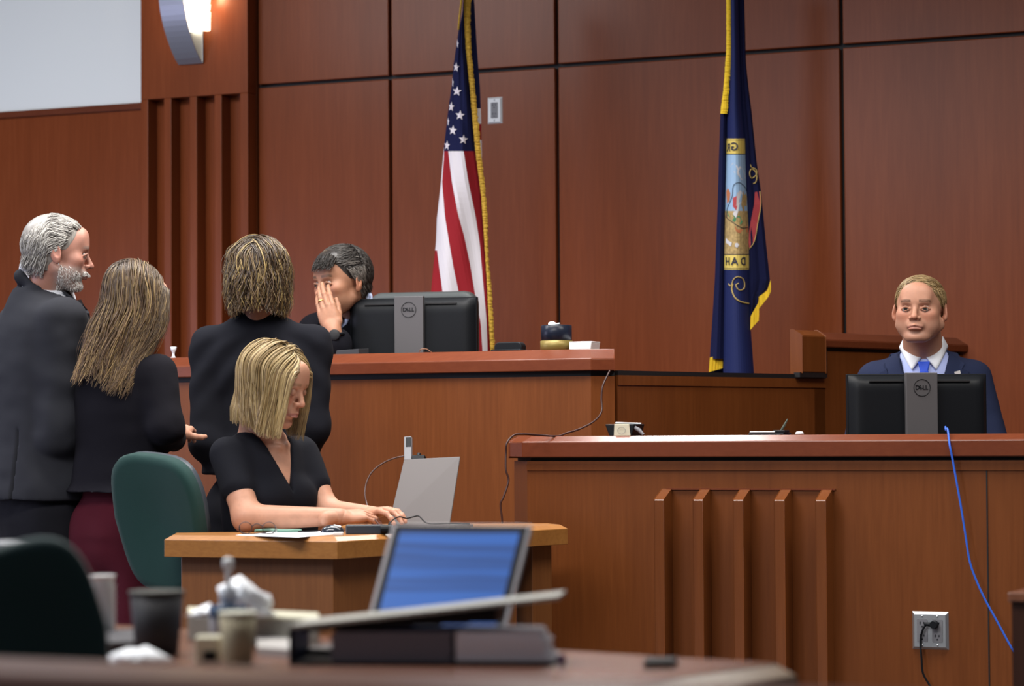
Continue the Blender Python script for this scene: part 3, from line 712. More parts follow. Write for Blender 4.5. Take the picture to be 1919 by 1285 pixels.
DT = DZ+.012
def wallseg(p, q, z0, z1, th, name, mt):
    p = Vector((p[0], p[1])); q = Vector((q[0], q[1])); d = (q-p).normalized(); nn = Vector((-d.y, d.x))*th
    MB().hexa([(*p, z0), (*q, z0), (*(q+nn), z0), (*(p+nn), z0), (*p, z1), (*q, z1), (*(q+nn), z1), (*(p+nn), z1)]).build(name, mt, dk, bevel=.002)
ip = inset(poly, .045)
C2 = ip[1]+(ip[2]-ip[1])*.82
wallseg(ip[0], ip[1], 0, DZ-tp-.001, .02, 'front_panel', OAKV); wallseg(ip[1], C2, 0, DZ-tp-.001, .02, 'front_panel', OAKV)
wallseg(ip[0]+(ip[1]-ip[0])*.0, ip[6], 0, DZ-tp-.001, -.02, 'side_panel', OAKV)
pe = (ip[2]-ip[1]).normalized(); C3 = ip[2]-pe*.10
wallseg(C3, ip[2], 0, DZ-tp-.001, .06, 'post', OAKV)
o_ = lambda px, py: PZ(px, py, DT)      # a point on the desk top

# laptop seen from behind
t = thing('laptop', "silver laptop open on the reporter's desk, seen from behind", 'laptop', P(800, 990, 7.5))
def lid_pt(px, py, Y): return P(px, py, Y)
BLp = P(728, 992, 7.60); BRp = P(842, 986, 7.52); TLp = P(757, 860, 7.72); TRp = P(862, 855, 7.64)
BLp.z = BRp.z = DT+.012
nrm = (BRp-BLp).cross(TLp-BLp).normalized()
if nrm.y > 0: nrm = -nrm
m = MB().hexa([BLp, BRp, BRp-nrm*.006, BLp-nrm*.006, TLp, TRp, TRp-nrm*.006, TLp-nrm*.006]); lid = m.build('lid', SILVER, t, bevel=.0022, seg=3)
ctr = P(799, 915, 7.62); ex = (BRp-BLp).normalized(); ez = (TLp-BLp).normalized()
def onlid(px, py, d=.0012):
    dd = ray(px, py); tt = (BLp-CAM).dot(nrm)/dd.dot(nrm); return CAM+dd*tt+nrm*d
MB().add([onlid(792, 913), onlid(803, 908), onlid(805, 922), onlid(798, 919)], [(0, 1, 2, 3)]).build('logo', mat('dark_mark', (.06, .03, .03), .4), lid)
fw = Vector((-ex.y, ex.x, 0)); fw = fw if fw.y > 0 else -fw
lb = -ex  # keyboard lies on the reporter's side, to the left
kbd = MB(); back_ = Vector((nrm.x, nrm.y, 0)).normalized()*-1
kl = BLp.copy(); kr = BRp.copy(); kl.z = kr.z = DT
u3 = Vector((-.72, .30, 0))
q1 = kl+back_*.17; q2 = kr+back_*.17
kbd.hexa([kl, kr, q2, q1, kl+Vector((0, 0, .012)), kr+Vector((0, 0, .012)), q2+Vector((0, 0, .01)), q1+Vector((0, 0, .01))]); kbd.build('keyboard_base', SILVER, t, bevel=.002)
# clip and recorder on the lid
t = thing('clip', "black clamp gripping the top edge of the silver laptop's lid", 'clip', onlid(782, 864))
MB().hexa([onlid(770, 877), onlid(793, 876), onlid(793, 876, -.014), onlid(770, 877, -.014), onlid(772, 853), onlid(796, 852), onlid(796, 852, -.014), onlid(772, 853, -.014)]).build('jaw', BLACKP, t, bevel=.002)
MB().tube([onlid(783, 853, -.004), onlid(784, 848, -.006)], .006, 8).build('knob', BLACKP, t)
t = thing('voice_recorder', "slim grey recorder standing at the laptop lid's top left corner", 'recorder', onlid(764, 860))
MB().hexa([onlid(757, 862, .001), onlid(771, 861, .001), onlid(771, 861, -.010), onlid(757, 862, -.010), onlid(757, 818, .001), onlid(771, 817, .001), onlid(771, 817, -.010), onlid(757, 818, -.010)]).build('body', GREYP, t, bevel=.002)
MB().hexa([onlid(761, 837, .0025), onlid(770.5, 836.5, .0025), onlid(770.5, 836.5, .0005), onlid(761, 837, .0005), onlid(761, 820, .0025), onlid(770.5, 819.5, .0025), onlid(770.5, 819.5, .0005), onlid(761, 820, .0005)]).build('display', BLACKP, t)
o = MB().tube(spline([onlid(757, 855), onlid(742, 858), onlid(722, 866), onlid(700, 882), onlid(688, 902), onlid(684, 925), onlid(688, 945), onlid(697, 965, .03), P(710, 982, 7.4), P(722, 988, 7.35)]), .0026, 8).build('cable', mat('brown_cable', (.06, .025, .02), .4)); tag(o, 'thin looped cable arching from the grey recorder down to the desk', 'cable')
# black case and connector in front of the laptop
CF = Frame((0, 7.25, 0), 0)
def bx2(px0, px1, py, Y, h, dep, name, mt, parent, z=DT, bevel=.003):
    x0 = (px0-CX)/FPX*Y; x1 = (px1-CX)/FPX*Y
    return MB().hexa([(x0, Y, z), (x1, Y, z), (x1, Y+dep, z), (x0, Y+dep, z), (x0, Y, z+h), (x1, Y, z+h), (x1, Y+dep, z+h), (x0, Y+dep, z+h)]).build(name, mt, parent, bevel=bevel)
t = thing('power_supply', "long black box with a round cap lying in front of the silver laptop", 'adapter', ((685-960)/4800*7.2, 7.2, DT))
bx2(646, 722, 0, 7.20, .026, .05, 'case', mat('slate_plastic', (.03, .04, .055), .35), t)
MB().tube([((712-960)/4800*7.19, 7.19, DT+.0135), ((735-960)/4800*7.19, 7.19, DT+.0135)], .013, 16).build('end_cap', BLACKP, t)
t = thing('mouse', "dark shiny mouse beside the reporter's forearm on the desk", 'mouse', ((622-960)/4800*7.32, 7.32, DT))
c_ = Vector(((622-960)/4800*7.32, 7.32, DT))
def mo(u, v):
    q = v*2*math.pi; ph = u*math.pi/2; return c_+Vector((math.cos(q)*math.cos(ph)*.034, math.sin(q)*math.cos(ph)*.024, .0+.023*math.sin(ph)**.8))
MB().grid(mo, 8, 24).build('shell', mat('mouse_black', (.02, .025, .035), .15, coat=.5), t)
MB().tube([c_+Vector((.004, -.012, .0205)), c_+Vector((.024, -.010, .016))], .004, 8).build('silver_strip', STEEL, t)
MB().tube(spline([c_+Vector((-.034, 0, .006)), c_+Vector((-.06, .01, .004)), c_+Vector((-.10, .02, .003))]), .002, 6).build('cable', BLACKP, t)
o = bx2(622, 641, 0, 7.12, .009, .02, 'clip', WHITEP, None, bevel=.002); tag(o, 'tiny white clip on the paper in front of the dark mouse', 'clip')
# paper, pen, glasses
def sheet(pts, z, name, mt, th=.0012): 
    q = [PZ(px, py, z) for px, py in pts]; return MB().prism(q, [p+Vector((0, 0, th)) for p in q]).build(name, mt, None)
o = sheet([(442, 1003), (560, 1007), (640, 1000), (600, 995), (520, 996)], DT, 'paper_sheet', PAPER); tag(o, "white paper sheet at the front edge of the reporter's desk", 'paper')
pz_ = DT+.005
o = MB().tube([PZ(478, 994, pz_), PZ(505, 993, pz_), PZ(530, 995, pz_), PZ(564, 994, pz_)], [.004, .006, .006, .005], 10).build('marker', mat('green_pen', (.10, .22, .17), .4)); tag(o, 'green marker pen lying behind the eyeglasses on the desk', 'marker')
t = thing('eyeglasses', "thin-rimmed eyeglasses standing on the white paper on the reporter's desk", 'eyeglasses', PZ(484, 1000, DT+.002))
WIRE = mat('glasses_rim', (.05, .035, .04), .3, metal=.4)
gy = 7.06
for cx_ in (460, 504):
    c_ = P(cx_, 989, gy); MB().tube([c_+Vector((.0175*math.cos(q), .003*math.cos(q), .0165*math.sin(q))) for q in [2*math.pi*i/28 for i in range(29)]], .0011, 6, caps=False).build('rim', WIRE, t)
MB().tube(spline([P(472, 986, gy), P(481, 981, gy), P(492, 985, gy)]), .0012, 6).build('bridge', WIRE, t)
MB().tube(spline([P(449, 985, gy), P(452, 996, gy+.03), P(470, 1000, gy+.08), P(500, 997, gy+.11)]), .0012, 6).build('temple', WIRE, t)
MB().tube(spline([P(516, 985, gy), P(518, 994, gy+.03), P(512, 999, gy+.08), P(490, 999, gy+.11)]), .0012, 6).build('temple', WIRE, t)
o = MB().tube(spline([P(722, 990, 7.3), P(735, 975, 7.35), P(748, 968, 7.38), P(762, 971, 7.4), P(775, 968, 7.4), P(785, 967, 7.4), P(797, 978, 7.38), P(812, 981, 7.36), P(840, 980, 7.36), P(880, 981, 7.4)]), .002, 6).build('cable', BLACKP); tag(o, "black cable snaking across the foot of the silver laptop's lid", 'cable')

# green office chair of the reporter
def chair_back(t, c, u, up, w, h, th, mt, shell, curve=.05, taper=.82):
    n = u.cross(up).normalized()
    if n.y > 0: n = -n
    def outline(i, N=40):
        q = 2*math.pi*i/N; cx = abs(math.cos(q))**.55*math.copysign(1, math.cos(q)); sx = abs(math.sin(q))**.55*math.copysign(1, math.sin(q))
        return cx*(1 if sx > 0 else (1-(1-taper)*-sx)), sx
    m = MB(); N_ = 40; rings = []
    for (sc_, d) in ((1, -.0), (1.0, th*.5), (.97, th*.85), (.86, th), (.5, th*1.05), (.02, th*1.05)):
        r = []
        for i in range(N_):
            a, b = outline(i); a *= w/2*sc_; b *= h/2*sc_; r.append(c+u*a+up*b+n*(d+curve*((a/(w/2))**2)-curve*.5+.03*(b/(h/2))**2))
        rings.append(r)
    vs = [p for r in rings for p in r]; fs = [(i*N_+j, i*N_+(j+1) % N_, (i+1)*N_+(j+1) % N_, (i+1)*N_+j) for i in range(5) for j in range(N_)]
    fs.append(tuple(range(5*N_, 6*N_)))
    m.add(vs, fs, 0, True); m.build('backrest', mt, t)
    m = MB(); rings2 = [rings[0]]+[[p-n*.018*1 for p in rings[0]], [c+(p-c)*.9-n*.03 for p in rings[0]], [c+(p-c)*.02-n*.03 for p in rings[0]]]
    vs = [p for r in rings2 for p in r]; m.add(vs, [(i*N_+(j+1) % N_, i*N_+j, (i+1)*N_+j, (i+1)*N_+(j+1) % N_) for i in range(3) for j in range(N_)], 0, True); m.build('back_shell', shell, t)
    return n
cc = P(318, 990, 7.78)
t = thing('office_chair', "green fabric office chair the typing court reporter sits on, by the oak desk", 'chair', (cc.x+.2, 7.7, 0))
u_ = Vector((.86, -.5, 0)).normalized()*1; up_ = (Vector((0, 0, 1))+Vector((-.12, -.1, 0))).normalized()
up_ = (up_-u_*up_.dot(u_)).normalized()
chair_back(t, P(314, 976, 7.54), (u_-Vector((0,0,.12))).normalized(), up_, .315, .405, .05, CHAIRG, CHAIRS, .03, .72)
MB().lathe(Vector((cc.x+.28, 7.68, .42)), [(.05, 0), (.22, .01), (.235, .04), (.22, .075), (.02, .085)], 32).build('seat', CHAIRG, t)
MB().tube([(cc.x+.28, 7.68, .42), (cc.x+.28, 7.68, .1)], .028, 12).build('post', BLACKP, t)
for k in range(5):
    q = 2*math.pi*k/5; MB().tube([(cc.x+.28, 7.68, .12), (cc.x+.28+.26*math.cos(q), 7.68+.26*math.sin(q), .03)], [.025, .018], 8).build('leg', BLACKP, t)
MB().tube([(cc.x+.22, 7.70, .44), (cc.x+.04, 7.60, .46), P(318, 1060, 7.58)], .018, 8).build('back_bar', BLACKP, t)

# ---------------------------------------------------------------- foreground counsel table
TZ = .76
Q = Vector((.393, 3.56, 0)); U1 = Vector((-.79, .613, 0)); U2 = Vector((-.613, -.79, 0))
class TF:
    def __call__(s, a, b, z): return Q+U1*a+U2*b+Vector((0, 0, z))
T_ = TF()
ct = thing('counsel_table', 'polished wooden table in the blurred foreground, its corner pointing right', 'table', T_(1.1, .37, 0))
def tst(a): return lambda b, z: T_(a, b, z)
m = MB(); r0 = [T_(0, 0, TZ-.04), T_(2.2, 0, TZ-.04), T_(2.2, .75, TZ-.04), T_(0, .75, TZ-.04)]
r1 = [p+Vector((0, 0, .022)) for p in r0]; ins = [T_(.022, .022, TZ), T_(2.18, .022, TZ), T_(2.18, .73, TZ), T_(.022, .73, TZ)]
m.add(r0+r1+ins, [(3, 2, 1, 0)]+[((i+1) % 4, i, 4+i, 4+(i+1) % 4) for i in range(4)]+[(4+(i+1) % 4, 4+i, 8+i, 8+(i+1) % 4) for i in range(4)]+[(8, 9, 10, 11)])
o = m.build('table_top', [TABLEW, wood('glossy_edge', (.22, .11, .04), (.30, .16, .06), (.38, .2, .08), sc=(1.2, 14, 14), rough=.16, spec=.8, coat=.8)], ct, bevel=.002)
o.data.polygons[6].material_index = 0
for p in list(o.data.polygons)[1:9]: p.material_index = 1
for a, b in ((.1, .1), (2.1, .1), (2.1, .65), (.1, .65)):
    MB().hexa([T_(a-.03, b-.03, 0), T_(a+.03, b-.03, 0), T_(a+.03, b+.03, 0), T_(a-.03, b+.03, 0), T_(a-.03, b-.03, TZ-.04), T_(a+.03, b-.03, TZ-.04), T_(a+.03, b+.03, TZ-.04), T_(a-.03, b+.03, TZ-.04)]).build('leg', TABLEW, ct, bevel=.004)
# gallery rail
RZ = .86
RLn = PZ(0, 1229, RZ); RRn = PZ(1919, 1302, RZ)
dr = (RRn-RLn).normalized(); rn = Vector((dr.y, -dr.x, 0)); A = RLn-dr*.8; Bq = RRn+dr*.5
gr = thing('gallery_rail', 'reddish wooden gallery rail crossing the bottom of the picture, out of focus', 'rail', (A+Bq)/2*1.0-Vector((0, 0, RZ)))
def rst(p): return lambda b, z: p+rn*b+Vector((0, 0, z-RZ))
RAILW = wood('rail_wood', (.10, .026, .010), (.13, .034, .013), (.16, .044, .018), sc=(.9, 9, 9), rough=.35)
MB().sweep([(0, RZ-.05), (0, RZ-.008), (.008, RZ), (.15, RZ), (.158, RZ-.008), (.158, RZ-.05)], [rst(A), rst(Bq)]).build('top_rail', RAILW, gr)
MB().sweep([(.04, 0), (.04, RZ-.05), (.12, RZ-.05), (.12, 0)], [rst(A), rst(Bq)]).build('panel', RAILW, gr)

# laptop with blue screen
def onT(px, py, z=TZ): return PZ(px, py, z)
lp = thing('laptop', 'open laptop with a bright blue screen, blurred in the foreground', 'laptop', onT(830, 1195))
Lb = P(679, 1188, 3.86); Rb = P(942, 1193, 3.75); Lt = P(735, 981, 3.94); Rt = P(997, 983, 3.83)
Lb.z = Rb.z = TZ+.016
nn = (Rb-Lb).cross(Lt-Lb).normalized(); nn = nn if nn.y < 0 else -nn
bil = lambda u, v, d=0: (Lb*(1-u)+Rb*u)*(1-v)+(Lt*(1-u)+Rt*u)*v+nn*d
LSIL = mat('aluminium_grey', (.34, .32, .33), .4, metal=.2)
MB().hexa([bil(0, 0), bil(1, 0), bil(1, 0, -.006), bil(0, 0, -.006), bil(0, 1), bil(1, 1), bil(1, 1, -.006), bil(0, 1, -.006)]).build('lid', LSIL, lp, bevel=.002)
MB().add([bil(.03, .02, .0006), bil(.975, .02, .0006), bil(.975, .985, .0006), bil(.03, .985, .0006)], [(0, 1, 2, 3)]).build('bezel', BLACKP, lp)
SCR = mat('screen_glow', (.01, .02, .05), .3, emit=(.035, .135, .50), estr=.72)
N = SCR.node_tree.nodes; L = SCR.node_tree.links; b = N['Principled BSDF']
tc = N.new('ShaderNodeTexCoord'); mp = N.new('ShaderNodeMapping'); mp.inputs['Scale'].default_value = (2, 2, 75); nz = N.new('ShaderNodeTexNoise'); nz.inputs['Scale'].default_value = 1.0; nz.inputs['Detail'].default_value = 2
cr = N.new('ShaderNodeValToRGB'); cr.color_ramp.elements[0].position = .42; cr.color_ramp.elements[0].color = (.028, .09, .33, 1); cr.color_ramp.elements[1].position = .56; cr.color_ramp.elements[1].color = (.042, .165, .60, 1)
L.new(tc.outputs['Object'], mp.inputs['Vector']); L.new(mp.outputs['Vector'], nz.inputs['Vector']); L.new(nz.outputs['Fac'], cr.inputs['Fac']); L.new(cr.outputs['Color'], b.inputs['Emission Color'])
so = MB().add([bil(.075, .06, .001), bil(.93, .06, .001), bil(.93, .93, .001), bil(.075, .93, .001)], [(0, 1, 2, 3)]).build('screen', SCR, lp)
hb = Vector((nn.x, nn.y, 0)).normalized(); k0 = Lb.copy(); k1 = Rb.copy(); k0.z = k1.z = TZ
MB().hexa([k0, k1, k1+hb*.19, k0+hb*.19]+[p+Vector((0, 0, .014)) for p in (k0, k1, k1+hb*.19, k0+hb*.19)]).build('keyboard_base', SILVER, lp, bevel=.003)

# ring binder with its cover lifted, on a stack of papers
bn = thing('ring_binder', 'thick black ring binder with its cover lifted, full of pages with coloured tabs', 'binder', onT(800, 1262))
bd = Vector((1.0, -.10, 0)).normalized(); bp2 = Vector((-.10, -1.0, 0)).normalized()
o0 = PZ(560, 1246, TZ); wid = .355; dep = .13
def bq(a, b, z): return o0+bd*a+bp2*b*-1+Vector((0, 0, z))
def bb(a0, a1, b0, b1, z0, z1): return [bq(a0, b0, z0), bq(a1, b0, z0), bq(a1, b1, z0), bq(a0, b1, z0), bq(a0, b0, z1), bq(a1, b0, z1), bq(a1, b1, z1), bq(a0, b1, z1)]
MB().hexa(bb(-.01, wid, 0, dep, 0, .004)).build('lower_cover', BLACKP, bn, bevel=.001)
MB().hexa(bb(-.014, -.008, 0, dep, 0, .050)).build('spine', BLACKP, bn, bevel=.001)
m = MB(); random.seed(2)
for k in range(16):
    z = .0045+k*.0026; j = random.uniform(-.003, .003)
    m.hexa(bb(.045+j, wid*.6+j, .004, dep-.006, z, z+.0022))
m.build('grey_pages', mat('grey_pages', (.17, .16, .19), .8), bn)
m = MB()
for k in range(16):
    z = .0045+k*.0026; j = random.uniform(-.004, .004)
    m.hexa(bb(wid*.6+.006, wid-.004+j-k*.001, .004+abs(j), dep-.006, z, z+.0022))
m.build('white_pages', mat('bright_pages', (.88, .88, .94), .8), bn)
hinge = .050; tip = P(1056, 1110, o0.y+.12)
tl = (tip.z-TZ-hinge)
m = MB(); N_ = 12
for k in range(N_):
    s0, s1 = k/N_, (k+1)/N_; f = lambda s: hinge+tl*(s**1.05)
    m.hexa([bq(-.012+s0*(wid+.02), 0, f(s0)), bq(-.012+s1*(wid+.02), 0, f(s1)), bq(-.012+s1*(wid+.02), dep, f(s1)), bq(-.012+s0*(wid+.02), dep, f(s0)),
            bq(-.012+s0*(wid+.02), 0, f(s0)+.005), bq(-.012+s1*(wid+.02), 0, f(s1)+.005), bq(-.012+s1*(wid+.02), dep, f(s1)+.005), bq(-.012+s0*(wid+.02), dep, f(s0)+.005)])
m.build('lifted_cover', mat('pale_cover', (.40, .40, .36), .5), bn)
m = MB(); 
for k in range(7):
    s0 = k/9; m.hexa(bb(.0+s0*wid, .0+(k+1)/9*wid, .01, dep-.01, .046+.002*k, hinge+tl*(s0)-.001))
m.build('cover_lining', BLACKP, bn)
def tab(px0, px1, py0, py1, col, nm):
    y = o0.y-.006; q = [P(px0, py1, y), P(px1, py1, y-.004), P(px1, py1, y+.006), P(px0, py1, y+.01), P(px0, py0, y), P(px1, py0, y-.004), P(px1, py0, y+.006), P(px0, py0, y+.01)]
    o = MB().hexa(q).build('index_tab', mat(nm, col, .5), bn); return o
tab(886, 968, 1212, 1222, (.75, .16, .10), 'coral_tab'); tab(968, 990, 1187, 1214, (.28, .08, .30), 'purple_tab'); tab(1006, 1042, 1262, 1272, (.80, .18, .08), 'orange_tab'); tab(862, 886, 1215, 1236, (.50, .52, .40), 'pale_tab'); tab(1044, 1062, 1248, 1264, (.50, .55, .42), 'mint_tab'); tab(1045, 1060, 1226, 1242, (.30, .12, .34), 'plum_tab')

# small things on the table
def lathe_thing(name, label, cat, px, py, prof_px, parts, Yo=0):
    c = onT(px, py); k = c.y/4800; t = thing(name, label, cat, c)
    for (pn, prof, mt) in parts: MB().lathe(c, [(r*k, z*k) for r, z in prof], 36).build(pn, mt, t)
    return t
SAN = mat('blue_gel_bottle', (.10, .17, .30), .15, trans=.35, coat=.4)
SANL = mat('gel_clear', (.50, .54, .60), .25)
lathe_thing('sanitizer_bottle', 'clear blue sanitizer pump bottle behind the tan paper cup', 'bottle', 428, 1218, None, [
    ('bottle', [(26, 0), (34, 3), (35, 40), (36, 66), (34, 74), (14, 84), (12, 92)], SANL),
    ('blue_band', [(36.5, 62), (37, 64), (37, 80), (34, 84)], SAN),
    ('pump_collar', [(16, 90), (17, 92), (17, 112), (8, 118), (6, 120)], SANL),
    ('pump_stem', [(5, 118), (5, 150), (4, 151)], WHITEP), ('pump_head', [(5, 149), (10, 152), (11, 166), (7, 172), (2, 173)], WHITEP)])
KRAFT = mat('tan_paper', (.33, .29, .19), .7); KRAFTL = mat('cup_rim', (.58, .58, .48), .6)
lathe_thing('paper_cup', 'tan paper cup in front of the blue pump bottle', 'cup', 446, 1244, None, [
    ('cup', [(25, 0), (26, 2), (35, 92), (33.5, 92), (25, 4)], KRAFT), ('rim', [(34.5, 92), (36.5, 94), (36, 98), (33.5, 96)], KRAFTL)])
DCUP = mat('charcoal_cup', (.018, .018, .022), .6)
lathe_thing('tumbler', 'charcoal black cup standing left of the white tissues', 'cup', 294, 1226, None, [
    ('cup', [(38, 0), (40, 2), (50, 112), (48, 112), (38, 5)], DCUP), ('rim', [(49, 111), (52, 113), (52, 119), (48, 118)], mat('dark_rim', (.035, .04, .035), .5))])
# stack of foam cups
c0 = onT(192, 1198); k = c0.y/4800
for i in range(9):
    c = c0+Vector((0, 0, i*11*k)); pr = [(18*k, 0), (19*k, 1*k), (24*k, 22*k), (26*k, 24*k), (23*k, 23*k)]
    if i == 8: pr = [(18*k, 0), (19*k, k), (24*k, 30*k), (26*k, 32*k), (23*k, 31*k)]
    o = MB().lathe(c, pr, 24).build('foam_cup', WHITEP)
    tag(o, 'pale foam cup in the nested stack right of the blurred green chair', 'cup', 'nested foam cups')
c0 = onT(28, 1196); k = c0.y/4800; t = thing('travel_mug', 'dark mug with a wide pale lid behind the blurred green chair', 'mug', c0)
MB().lathe(c0, [(40*k, 0), (44*k, 3*k), (46*k, 165*k), (42*k, 168*k)], 36).build('mug', mat('mug_brown', (.02, .016, .012), .4), t)
MB().lathe(c0, [(40*k, 168*k), (56*k, 170*k), (58*k, 176*k), (50*k, 182*k), (3*k, 184*k)], 36).build('lid', mat('lid_grey', (.25, .26, .28), .4), t)
yd = P(50, 1076, c0.y-.045); MB().lathe(yd, [(.0095, 0), (.009, .003), (.001, .004)], 20, Matrix.Rotation(R_(90), 3, 'X')).build('yellow_dot', mat('yellow_highlight', (.85, .72, .02), .5, emit=(.9, .75, .02), estr=.0), t)  # yellow highlight on the mug, painted as a small raised disc
MB().tube([P(18, 1020, c0.y-.05), P(20, 1085, c0.y-.05)], .004).build('strap', mat('olive_strap', (.12, .11, .02), .6), t)
# crumpled tissues and paper
def crumple(cpx, cpy, outline, Y, depth, name, label, cat, mt, seed, zmin=None):
    rnd = np.random.RandomState(seed); m = MB(); n = len(outline); fr = [P(x, y, Y) for x, y in outline]
    c = sum(fr, Vector())/n; vs = [c+Vector((0, -depth, 0))]; rings_ = 5
    for r in range(1, rings_+1):
        s = r/rings_
        for p in fr:
            j = Vector(rnd.uniform(-1, 1, 3))*.006*(1 if r < rings_ else .2)
            q = c+(p-c)*s+Vector((0, -depth*(1-s*s)**.5 if s < 1 else 0, 0))+j
            if zmin: q.z = max(q.z, zmin)
            vs.append(q)
    fs = [(0, 1+(i+1) % n, 1+i) for i in range(n)]
    for r in range(rings_-1):
        for i in range(n): fs.append((1+r*n+i, 1+r*n+(i+1) % n, 1+(r+1)*n+(i+1) % n, 1+(r+1)*n+i))
    ob = len(vs); back_v = [c+Vector((0, depth*.8, 0))]; 
    vs += back_v; fs += [(ob, 1+(rings_-1)*n+i, 1+(rings_-1)*n+(i+1) % n) for i in range(n)]
    o = m.add(vs, fs, 0, True).build(name, mt); tag(o, label, cat); return o
TISS = mat('tissue', (.90, .93, .97), .9)
bxc = onT(478, 1205)
bx_ = thing('storage_box', 'cream cardboard box under the white tissues in the blurred foreground', 'box', bxc)
kx = bxc.y/4800; zb_ = TZ+47*kx
m = MB().hexa([P(352, 1200, 4.02), P(598, 1200, 3.86), P(598, 1200, 3.98), P(352, 1200, 4.14)]+[P(352, 1160, 4.02), P(598, 1152, 3.86), P(598, 1152, 3.98), P(352, 1160, 4.14)])
for i in range(4): m.v[i] = (m.v[i][0], m.v[i][1], TZ)
for i in range(4, 8): m.v[i] = (m.v[i][0], m.v[i][1], zb_)
m.build('box', mat('cream_board', (.30, .29, .25), .7), bx_, bevel=.003)
m = MB().hexa([(x, y, z) for (x, y, z) in [(v[0], v[1], zb_+.0005) for v in m.v[4:8]]+[(v[0], v[1], zb_+.006) for v in m.v[4:8]]]).build('lid', CREAM, bx_, bevel=.002)
zl = zb_+.006
crumple(0, 0, [(398, 1160), (412, 1128), (408, 1100), (424, 1090), (440, 1082), (452, 1076), (468, 1090), (488, 1106), (508, 1114), (512, 1130), (506, 1142), (520, 1152), (516, 1164), (480, 1168), (440, 1166)], 3.93, .04, 'tissue', 'large crumpled white tissue piled behind the pump bottle', 'tissue', TISS, 3, zl)
crumple(0, 0, [(348, 1156), (362, 1146), (378, 1136), (392, 1130), (400, 1140), (404, 1160), (396, 1176), (370, 1178), (358, 1168)], 3.95, .035, 'tissue', 'small crumpled tissue lying left of the pump bottle', 'tissue', TISS, 5, zl)
crumple(0, 0, [(182, 1242), (200, 1228), (222, 1220), (242, 1214), (258, 1216), (274, 1208), (292, 1216), (312, 1228), (330, 1240), (300, 1247), (240, 1246)], 3.50, .07, 'napkin', 'crumpled white napkin lying in front of the charcoal cup', 'napkin', TISS, 8, TZ+.001)
t = thing('label_box', 'small cream box with a black square on its front, left of the tan paper cup', 'box', onT(388, 1243))
c = onT(388, 1243); k = c.y/4800
MB().cbox(c+Vector((0, .02, 25*k)), (24*k, .02, 24.5*k)).build('box', CREAM, t, bevel=.003)
MB().cbox(c+Vector((.004, -.001, 14*k)), (12*k, .0008, 9*k)).build('black_square', BLACKP, t)
q = [onT(482, 1228), onT(545, 1232), onT(540, 1192), onT(480, 1190)]
o = MB().prism(q, [p+Vector((0, 0, .012)) for p in q]).build('notepad', mat('pad_paper', (.50, .48, .46), .8)); tag(o, 'pale paper pad lying between the tan paper cup and the black binder', 'notepad')
t = thing('mobile_phone', 'dark phone lying flat near the right corner of the foreground table', 'phone', onT(1236, 1248))
q = [onT(1206, 1251), onT(1264, 1250), onT(1270, 1241), onT(1212, 1240)]
MB().prism(q, [p+Vector((0, 0, .008)) for p in q]).build('body', BLACKP, t, bevel=.001)
# dark notebook between the cup stack and the charcoal cup
q = [onT(165, 1226), onT(258, 1222), onT(262, 1196), onT(175, 1200)]
o = MB().prism(q, [p+Vector((0, 0, .016)) for p in q]).build('notebook', mat('notebook_grey', (.06, .06, .07), .6)); tag(o, 'dark grey notebook behind the crumpled white napkin', 'notebook')

# blurred green chair in the foreground
t = thing('office_chair', 'dark green office chair, blurred at the lower left behind the gallery rail', 'chair', (P(80, 1100, 3.1).x, 3.12, 0))
u_ = Vector((.80, .60, -.10)).normalized(); u_ = Vector((.90, .24, .26)).normalized(); up_ = (Vector((-.20, .1, 1))).normalized(); up_ = (up_-u_*up_.dot(u_)).normalized()
chair_back(t, P(48, 1222, 3.12), u_, up_, .20, .26, .045, mat('deep_green_fabric', (.013, .050, .052), .85, sheen=.4), CHAIRS, .03, .74)
bx0 = P(80, 1100, 3.1).x
MB().lathe(Vector((bx0-.1, 2.98, .40)), [(.05, 0), (.15, .01), (.16, .03), (.15, .065), (.02, .07)], 32).build('seat', CHAIRG, t)
MB().tube([(bx0-.1, 2.98, .40), (bx0-.1, 2.98, .03)], .03, 12).build('post', BLACKP, t)
MB().tube([(bx0-.08, 3.02, .44), (bx0-.03, 3.12, .60), P(74, 1200, 3.14)], .018, 8).build('back_bar', BLACKP, t)

# table corner at the right edge of the picture
t = thing('side_table', 'dark wooden table corner cut off by the right edge of the picture', 'table', (P(1935, 1200, 5.2).x+.2, 5.4, 0))
p0 = P(1888, 1128, 5.2); z_t = p0.z+.02
SF = Frame((p0.x, 5.2, 0), .42)
MB().box(SF, 0, .6, -.5, 0, z_t-.02, z_t).build('table_top', TABLEW, t, bevel=.004)
MB().box(SF, .006, .58, -.48, -.01, 0, z_t-.021).build('side_panel', wood('dark_wood', (.03, .010, .006), (.04, .014, .008), (.05, .018, .010)), t)
